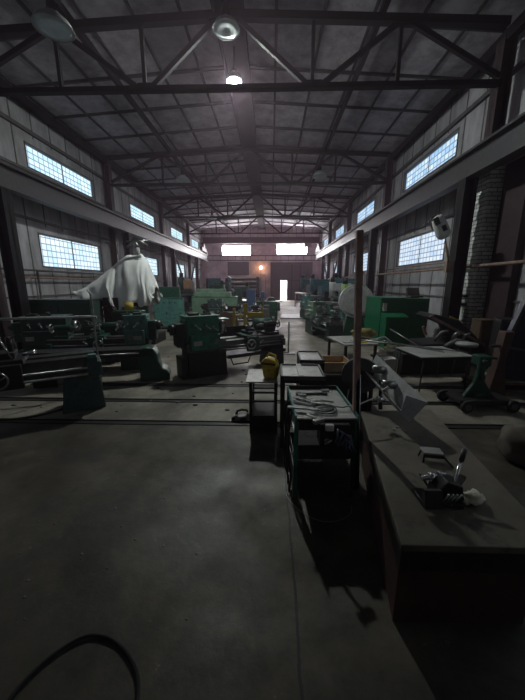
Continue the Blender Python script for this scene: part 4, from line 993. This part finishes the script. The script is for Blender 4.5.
b = MB(); b.ball((1.035, 1.365, .535), .042, 1.25, .8, .75, .5, 2, 20, 12); b.ball((1.075, 1.385, .525), .026, 1.1, 1, .8, .5, 4); b.ball((1.0, 1.36, .522), .024, 1.1, 1, .8, .5, 6)
tag(b.build('crumpled_rag', CLOTHW), 'crumpled off-white rag on the steel plate right of the vise', 'rag')
cr = 'pale crumbs on the steel plate'
for k, (x, y) in enumerate(((.96, 2.16), (1.0, 2.20), (.95, 2.06), (1.03, 2.13))):
    tag(MB().ball((x, y, .504), .011, 1.2, 1, .35, .4, k).build('metal_chip', GPAINT), ['pale chip on the plate, farthest left', 'pale chip on the plate, farthest back', 'pale chip on the plate, nearest one', 'pale chip on the plate, rightmost'][k], 'chip', cr)

# upright angle-iron post
t = thing('upright_post', 'tall rusty angle-iron post standing between bench and steel plate', 'post', (.675, 2.13, 0))
b = MB(); k = MB()
b.prism([(-.022, -.02), (.022, -.02), (.022, -.014), (-.016, -.014), (-.016, .02), (-.022, .02)], 0, 1.95, 'Z'); b.box(-.005, -.02, 0, .022, .012, .92)
b.build('angle_bar', mat('rusty_angle_iron', (.36, .24, .19), .7, var=.35, wear=(.15,.11,.09)), t)
b = MB(); b.cyl((.03, .0, .0), (.02, .0, .95), .012, n=8); b.build('thin_rod', STEEL, t)
t.rotation_euler = (0, R(-2.6), 0)

# abrasive cut-off disc and channel guard
t = thing('grinding_wheel', 'dark grey grinding wheel on a stand behind the upright post', 'grinding wheel', (.86, 2.78, 0), R(-14))
b = MB(); b.cyl((0, 0, .74), (0, .05, .74), .175, n=36); b.build('wheel', STONE, t, .006)
b = MB(); b.cyl((0, -.02, .74), (0, .07, .74), .05, n=18); b.cyl((0, -.04, .74), (0, .2, .74), .015, n=10); b.build('hub', DSTEEL, t)
b = MB(); b.prism([(-.16, 0), (.16, 0), (.07, .66), (-.07, .66)], .12, .32, 'Y'); b.build('pedestal', BLACK, t, .01)
t = thing('channel_guard', 'long V-shaped grey steel trough with two rollers, tilted by the post', 'steel trough', (0, 0, 0))
t.name = 'steel_channel'
N = [Vector((1.00, 2.12, .80)), Vector((1.165, 2.12, .745)), Vector((1.04, 2.12, .585))]
Fp = [Vector((.93, 2.86, .86)), Vector((.975, 2.86, .93)), Vector((.95, 2.86, .74))]
def slab(p, q, r, s_, th=.007):
    bm = MB(); nrm = (q-p).cross(s_-p).normalized()*th
    A = [bm.bm.verts.new(v) for v in (p, q, r, s_)]; B_ = [bm.bm.verts.new(v+nrm) for v in (p, q, r, s_)]
    bm.bm.faces.new(A); bm.bm.faces.new(B_[::-1])
    for i in range(4): bm.bm.faces.new((A[i], A[(i+1)%4], B_[(i+1)%4], B_[i]))
    return bm
lowN, lowF = Vector((1.04, 2.12, .585)), Vector((.96, 2.86, .76))
leftN, leftF = Vector((.99, 2.12, .80)), Vector((.90, 2.86, .86))
rightN, rightF = Vector((1.165, 2.12, .745)), Vector((1.03, 2.86, .93))
CHN = mat('channel_grey_paint', (.42, .42, .41), .55, var=.2, wear=(.2,.18,.15))
slab(lowF, lowN, leftN+Vector((-.01, 0, -.12)), leftF+Vector((-.01, 0, -.05))).build('left_flange', CHN, t)
slab(lowF, lowN, rightN, rightF).build('right_flange', CHN, t)
b = MB(); b.prism([(1.04, .585), (1.165, .745), (1.0, .80), (.975, .68)], 2.11, 2.118, 'Y'); b.build('end_plate', CHN, t)
for y, z in ((2.66, .835), (2.42, .775)):
    b = MB(); b.cyl((.93, y, z+.01), (1.04, y-.01, z+.0), .034, n=18); rl = b.build('roller', STEEL, t)
    b = MB(); b.cyl((.92, y, z+.01), (1.06, y-.01, z), .014, n=12); b.build('shaft', CHROME, rl)
b = MB(); b.cyl((.99, 2.6, .76), (.99, 2.55, .50), .018); b.cyl((.98, 2.80, .76), (.98, 2.80, 0), .02); b.build('support', BLACK, t)
tag(MB().tube([(.42, 2.2, .69), (.55, 2.17, .675), (.70, 2.19, .70), (.80, 2.24, .72), (.86, 2.28, .71)], .006, 8).build('thin_cable', GPAINT), 'thin pale cable from the bench past the post to the valve', 'cable')
t = thing('valve', 'small shiny valve hanging beside the upright post', 'valve', (.87, 2.28, .70))
b = MB(); b.ball((0, 0, 0), .026); b.cyl((-.045, 0, 0), (.045, 0, 0), .013); b.build('body', CHROME, t)
b = MB(); b.cyl((0, 0, .0), (.03, 0, .07), .006, n=8); b.cyl((.03, 0, .07), (.07, .02, .10), .012, n=8); b.build('stem', STEEL, t)

# green workbench
t = thing('workbench', 'low green steel workbench with tray top and shelf in the foreground', 'workbench', (.19, 2.02, 0), R(2))
b = MB(); b.box(0, 0, .635, .44, .62, .65); b.build('tabletop', SHEET, t, .003)
for xa in (-.01, .44):
    b = MB(); b.box(xa, -.01, .62, xa+.012, .63, .675); b.build('side_rim', G_TEAL, t)
b = MB(); b.box(0, .62, .62, .44, .63, .685); b.build('back_rim', BLACK, t)
b = MB(); b.box(0, -.008, .56, .44, .004, .64); b.build('front_rail', BLACK, t)
for x, y, m in ((.0, .0, G_MACH), (.43, .0, G_DARK), (.0, .6, G_DARK), (.43, .6, G_DARK)):
    b = MB(); b.box(x-.014, y-.014, 0, x+.016, y+.014, .63); b.build('leg', m, t, .002)
b = MB(); b.box(.01, .0, .43, .43, .60, .44); b.build('shelf', SHEET, t)
b = MB(); b.box(.01, -.012, .33, .43, .0, .44); b.build('shelf_front', DSTEEL, t)
b = MB(); b.box(.01, .56, .02, .43, .58, .24); b.box(-.012, -.014, .0, -.004, .62, .24); b.box(-.012, .02, .30, -.004, .58, .34); b.build('lower_panel', BLACK, t)  # left side extended to the floor to block a stray light streak
# things on the bench
t = thing('angle_grinder', 'grey hand grinder lying on the workbench with flat blade', 'power tool', (.30, 2.28, .652), R(-18)); t.name='hand_saw_tool'
t.name = 'shears'
t['label'] = 'large grey steel shears lying open on the workbench'; t['category'] = 'shears'
b = MB(); b.prism([(-.16, .0), (.02, -.03), (.05, .0), (-.14, .03)], .0, .015, 'Z'); b.build('blade', CHROME, t, .002)
b = MB(); b.prism([(-.14, .06), (.03, .0), (.05, .03), (-.11, .10)], .012, .027, 'Z'); b.build('blade', CHROME, t, .002)
b = MB(); b.tube([(.03, .0, .02), (.12, -.03, .03), (.20, -.02, .03)], .010); b.tube([(.03, .02, .02), (.12, .05, .03), (.20, .04, .03)], .010); b.build('handles', PLAST, t)
t = thing('flat_bar', 'pale flat steel bar overhanging the left edge of the workbench', 'steel bar', (.13, 2.14, .655), R(-12))
b = MB(); b.box(0, 0, .02, .22, .035, .032); b.build('bar', GPAINT, t, .002)
t = thing('hammer', 'small hammer with pale handle at the front of the workbench', 'hammer', (.27, 2.04, .66), R(-60))
b = MB(); b.cyl((.0, 0, .012), (.13, .0, .02), .009, n=8); b.build('handle', PLAST, t)
b = MB(); b.box(.11, -.04, .0, .145, .04, .03); b.build('head', STEEL, t, .004)
tag(MB().torus((.42, 2.16, .665), .085, .006, 'Z', 28, 6).torus((.41, 2.17, .674), .075, .005, 'Z', 28, 6).xf(Matrix.Identity(4)).build('cable_coil', BLACK), 'black cable coiled on the workbench top', 'cable')
t = thing('wrench', 'black open-ended wrench near the back edge of the workbench', 'wrench', (.33, 2.5, .655), R(5))
b = MB(); b.box(-.06, -.01, 0, .14, .01, .012); b.build('shank', BLACK, t)
b = MB(); b.cyl((-.08, 0, 0), (-.08, 0, .014), .03, n=12); b.cyl((.15, 0, 0), (.15, 0, .014), .025, n=12); b.build('jaws', DSTEEL, t)
gp = 'pale blocks at the back of the workbench'
for k, (x, y) in enumerate(((.24, 2.44), (.46, 2.56))):
    tag(MB().box(0, 0, 0, .07, .03, .02).build('steel_block', GPAINT, None, .003, (x, y, .652), R(8*k)), ['pale steel block on the bench, back left', 'pale steel block on the bench, back right'][k], 'block', gp)
# switch box & motor hanging under the top right
t = thing('electric_motor', 'dark motor with white switch box under the front of the bench', 'motor', (.44, 1.98, 0))
b = MB(); b.box(-.08, .0, .44, .13, .16, .625); b.build('housing', BLACK, t, .01)
b = MB(); b.box(-.05, -.03, .585, .01, .0, .635); b.build('switch_box', PLAST, t, .008)
b = MB(); b.cyl((-.03, -.02, .50), (-.03, .02, .50), .02); b.cyl((-.05, -.02, .48), (-.0, -.02, .515), .008); b.build('cable_gland', STEEL, t)
b = MB()
random.seed(4)
for k in range(7):
    p = [(.04+.012*k, -.02, .60-.01*k)]
    for q in range(4): p.append((.04+.018*k+random.uniform(-.02, .02), -.03+random.uniform(-.01, .01), .58-.035*q-.008*k))
    b.tube(p, .008, 6)
b.build('wiring', mat('blue_grey_cable', (.10, .12, .17), .5), t)
# black straps hanging at the bench's left
t = thing('hanging_cable', 'black cables hanging down the left side of the workbench', 'cable', (0, 0, 0))
for k in range(3):
    b = MB(); b.tube([(.165-.02*k, 2.12+.10*k, .66), (.145-.02*k, 2.12+.1*k, .5), (.14-.012*k, 2.11+.1*k, .3), (.165-.02*k, 2.10+.1*k, .12), (.15, 2.05+.1*k, .02)], .008, 6); b.build('cable', RUBBER, t)

# frame stand with sheet top (left of trays)
t = thing('frame_stand', 'black low frame stand with pale sheet top, left of the tray tables', 'stand', (-.21, 3.03, 0))
for x, y in ((0, 0), (.27, 0), (0, .42), (.27, .42)):
    b = MB(); b.box(x-.015, y-.015, 0, x+.015, y+.015, .58); b.build('post', BLACK, t)
b = MB(); b.box(-.05, -.02, .58, .285, .46, .595); b.build('tabletop', SHEET, t)
for z in (.16, .36, .46):
    b = MB(); b.box(-.01, -.01, z, .285, .01, z+.02); b.box(-.01, .41, z, .285, .43, z+.02); b.box(-.01, 0, z, .01, .43, z+.02); b.build('shelf_rail', BLACK, t)
b = MB(); b.box(0, 0, .02, .27, .43, .2); b.build('lower_box', BLACK, t)
# yellow canister
t = thing('canister', 'yellow plastic canister with brown stain on the frame stand', 'canister', (.015, 3.17, .597), R(-20))
b = MB(); b.prism([(-.08, .0), (.06, .0), (.075, .13), (.05, .20), (-.06, .23), (-.11, .18), (-.10, .10)], -.06, .06, 'Y'); b.build('body', YEL2, t, .02)
b = MB(); b.tube([(-.06, 0, .22), (-.03, 0, .27), (.04, 0, .25), (.05, 0, .19)], .012, 8); b.build('handle', YEL2, t)
b = MB(); b.box(-.10, -.065, .15, .06, .065, .175); b.build('band', WOODD, t)
t = thing('cutting_torch', 'dark hose-like tool leaning on the yellow canister', 'tool', (-.03, 3.36, .597)); t.name = 'dark_tool'
t['label'] = 'dark round motor tool lying behind the tray tables by the yellow canister'
b = MB(); b.cyl((-.02, .06, .12), (.08, .06, .12), .05, n=18); b.build('body', BLACK, t, .006)
b = MB(); b.cyl((-.02, .06, .0), (-.02, .06, .12), .012); b.cyl((.06, .06, .0), (.06, .06, .12), .012); b.build('bracket', DSTEEL, t)
# tray tables
def tray(label, x, y, w, d, h, bar):
    t = thing('tray_table', label, 'tray table', (x, y, 0), R(-1), 'black tray tables')
    b = MB(); b.box(0, 0, h-.04, w, d, h-.015); b.build('tray', SHEET, t)
    b = MB(); b.box(0, 0, h-.07, w, .018, h); b.box(0, d-.018, h-.07, w, d, h); b.box(0, 0, h-.07, .018, d, h); b.box(w-.018, 0, h-.07, w, d, h); b.build('rim', BLACK, t)
    if bar:
        b = MB(); b.box(w*.40, .02, h-.012, w*.52, d-.02, h+.004); b.build('divider', GPAINT, t)
    for px, py in ((.02, .02), (w-.02, .02), (.02, d-.02), (w-.02, d-.02)):
        b = MB(); b.box(px-.018, py-.018, 0, px+.018, py+.018, h-.05); b.build('leg', BLACK, t)
    b = MB(); b.box(.02, .01, .25, w-.02, .02, h-.25); b.box(.01, .02, .25, .02, d-.02, h-.25); b.build('skirt', BLACK, t)
    return t
tray('black tray table with grey insert and pale divider bar, behind the workbench', .10, 2.72, .42, .46, .75, True)
tray('black tray table with one plain pale insert, farther back', .335, 3.32, .28, .50, .755, False)
# wooden crate on dark cabinet
t = thing('wooden_crate', 'shallow raw wood crate on the dark box behind the tray tables', 'crate', (.70, 3.98, .42), R(2))
b = MB(); b.box(0, 0, 0, .42, .42, .015); b.build('bottom', WOOD, t)
for q in ((0, 0, .42, .02), (0, .40, .42, .42), (0, .02, .02, .40), (.40, .02, .42, .40)):
    b = MB(); b.box(q[0], q[1], .015, q[2], q[3], .13); b.build('side_board', WOOD, t)
t = thing('steel_box', 'black steel box carrying the wooden crate', 'box', (.62, 3.85, 0))
b = MB(); b.box(0, 0, 0, .62, .62, .40); b.build('body', BLACK, t, .01)
b = MB(); b.box(-.01, -.01, .40, .63, .63, .42); b.build('lid', DSTEEL, t)
tag(MB().box(0, 0, 0, .14, .2, .05).build('foam_block', YEL2, None, .01, (1.14, 4.35, .42), R(12)), 'small yellow block beside the wooden crate', 'block')
bpy.data.objects['foam_block'].location = (1.10, 4.15, .422)

# power tool on the floor
t = thing('power_tool', 'grey handheld power tool lying on the floor by the floor rail', 'power tool', (-.46, 3.33, 0), R(4))
b = MB(); b.prism([(0, .0), (.22, .0), (.23, .03), (.23, .09), (.19, .115), (.17, .07), (.08, .06), (.06, .085), (.02, .07), (-.01, .03)], -.04, .04, 'Y'); b.build('body', GPAINT, t, .012)
b = MB(); b.tube([(.05, 0, .07), (.07, 0, .12), (.12, 0, .135), (.18, 0, .125), (.20, 0, .09)], .014); b.build('handle', BLACK, t)
b = MB(); b.box(-.02, -.045, 0, .2, .045, .008); b.build('sole', STEEL, t)
b = MB(); b.cyl((.02, -.045, .04), (.02, -.04, .04), .02); b.box(.10, -.043, .02, .17, -.04, .045); b.build('badge', BLACK, t)


random.seed(21)
dk = MB()
for k in range(70):
    x = random.uniform(-3.6, 1.6); y = random.uniform(3.4, 6.6); r = random.uniform(.008, .028)
    dk.ball((x, y, r*.35), r, 1.3, 1, .45, .5, k, 7, 5)
for k in range(45):
    x = random.uniform(-1.6, .1); y = random.uniform(1.1, 3.1); r = random.uniform(.003, .008)
    dk.ball((x, y, r*.35), r, 1.3, 1, .45, .5, k, 7, 5)
o = dk.build('floor_swarf', CAMO); o['kind'] = 'stuff'; tag(o, 'grey crumbs of swarf and dirt scattered on the concrete floor', 'debris')

# cables on the floor
def arc_tube(pts, r, m, nm, name='floor_cable'):
    # smooth through control points (Catmull-Rom)
    P = [Vector(p) for p in pts]; out = []
    for i in range(len(P)-1):
        p0, p1, p2, p3 = P[max(i-1, 0)], P[i], P[i+1], P[min(i+2, len(P)-1)]
        for k in range(8):
            u = k/8; out.append(.5*((2*p1)+(-p0+p2)*u+(2*p0-5*p1+4*p2-p3)*u*u+(-p0+3*p1-3*p2+p3)*u**3))
    out.append(P[-1])
    return tag(MB().tube(out, r, 8).build(name, m), nm, 'cable')
arc_tube([(-1.15, .55, .012), (-1.03, .76, .012), (-1.0, .88, .012), (-.93, .99, .012), (-.83, 1.05, .012), (-.70, 1.03, .012), (-.58, .95, .012), (-.52, .86, .012), (-.50, .72, .012), (-.53, .5, .012)], .008, RUBBER, 'black cable looping on the floor in the bottom left corner')
arc_tube([(.20, 2.12, .01), (.15, 2.08, .01), (.13, 2.02, .01), (.17, 1.93, .01), (.23, 1.85, .01), (.33, 1.78, .01), (.45, 1.77, .01), (.57, 1.84, .01), (.60, 1.92, .01)], .0022, GPAINT, 'thin pale wire curving on the floor under the workbench')
arc_tube([(-3.0, 4.1, .01), (-2.75, 3.9, .01), (-2.7, 3.6, .01), (-2.9, 3.35, .01), (-3.3, 3.2, .01)], .012, RUBBER, 'black cable on the floor under the long bed at the left')

# ------------------------------------------------------------------ world, camera, view
w = bpy.data.worlds.new('world'); sc.world = w; w.use_nodes = True
nt = w.node_tree; bg = nt.nodes['Background']
bg.inputs['Color'].default_value = (.95, .97, 1.0, 1); bg.inputs['Strength'].default_value = 1.0
vs = nt.nodes.new('ShaderNodeVolumeScatter')                     # thin haze, tinted pink to imitate the glow round the end windows
vs.inputs['Color'].default_value = (1, .76, .90, 1); vs.inputs['Density'].default_value = .0032; vs.inputs['Anisotropy'].default_value = .5
nt.links.new(vs.outputs[0], nt.nodes['World Output'].inputs['Volume'])
# daylight in the yard beyond the open wicket
la = bpy.data.lights.new('yard_daylight', 'AREA'); la.shape = 'RECTANGLE'; la.size = 6; la.size_y = 6; la.energy = 9000; la.color = (1, .96, .97)
lo = bpy.data.objects.new('yard_daylight', la); COL.objects.link(lo); lo.location = (1.3, 36.5, 7.5); lo.rotation_euler = (R(-18), 0, 0)

cam = bpy.data.cameras.new('camera'); co = bpy.data.objects.new('camera', cam); COL.objects.link(co)
cam.sensor_fit = 'VERTICAL'; cam.sensor_height = 24; cam.lens = 24*300/700
cam.clip_start = .05; cam.clip_end = 200
co.location = (0, 0, 1.6); co.rotation_euler = (R(90-12.4), 0, R(1.585))
sc.camera = co
sc.view_settings.view_transform = 'Standard'; sc.view_settings.look = 'None'
sc.view_settings.gamma = 1; sc.view_settings.use_curve_mapping = False
sc.view_settings.exposure = 0.3
try:
    sc.cycles.max_bounces = 6; sc.cycles.diffuse_bounces = 4; sc.cycles.sample_clamp_indirect = 4
    sc.cycles.use_denoising = True
except Exception: pass
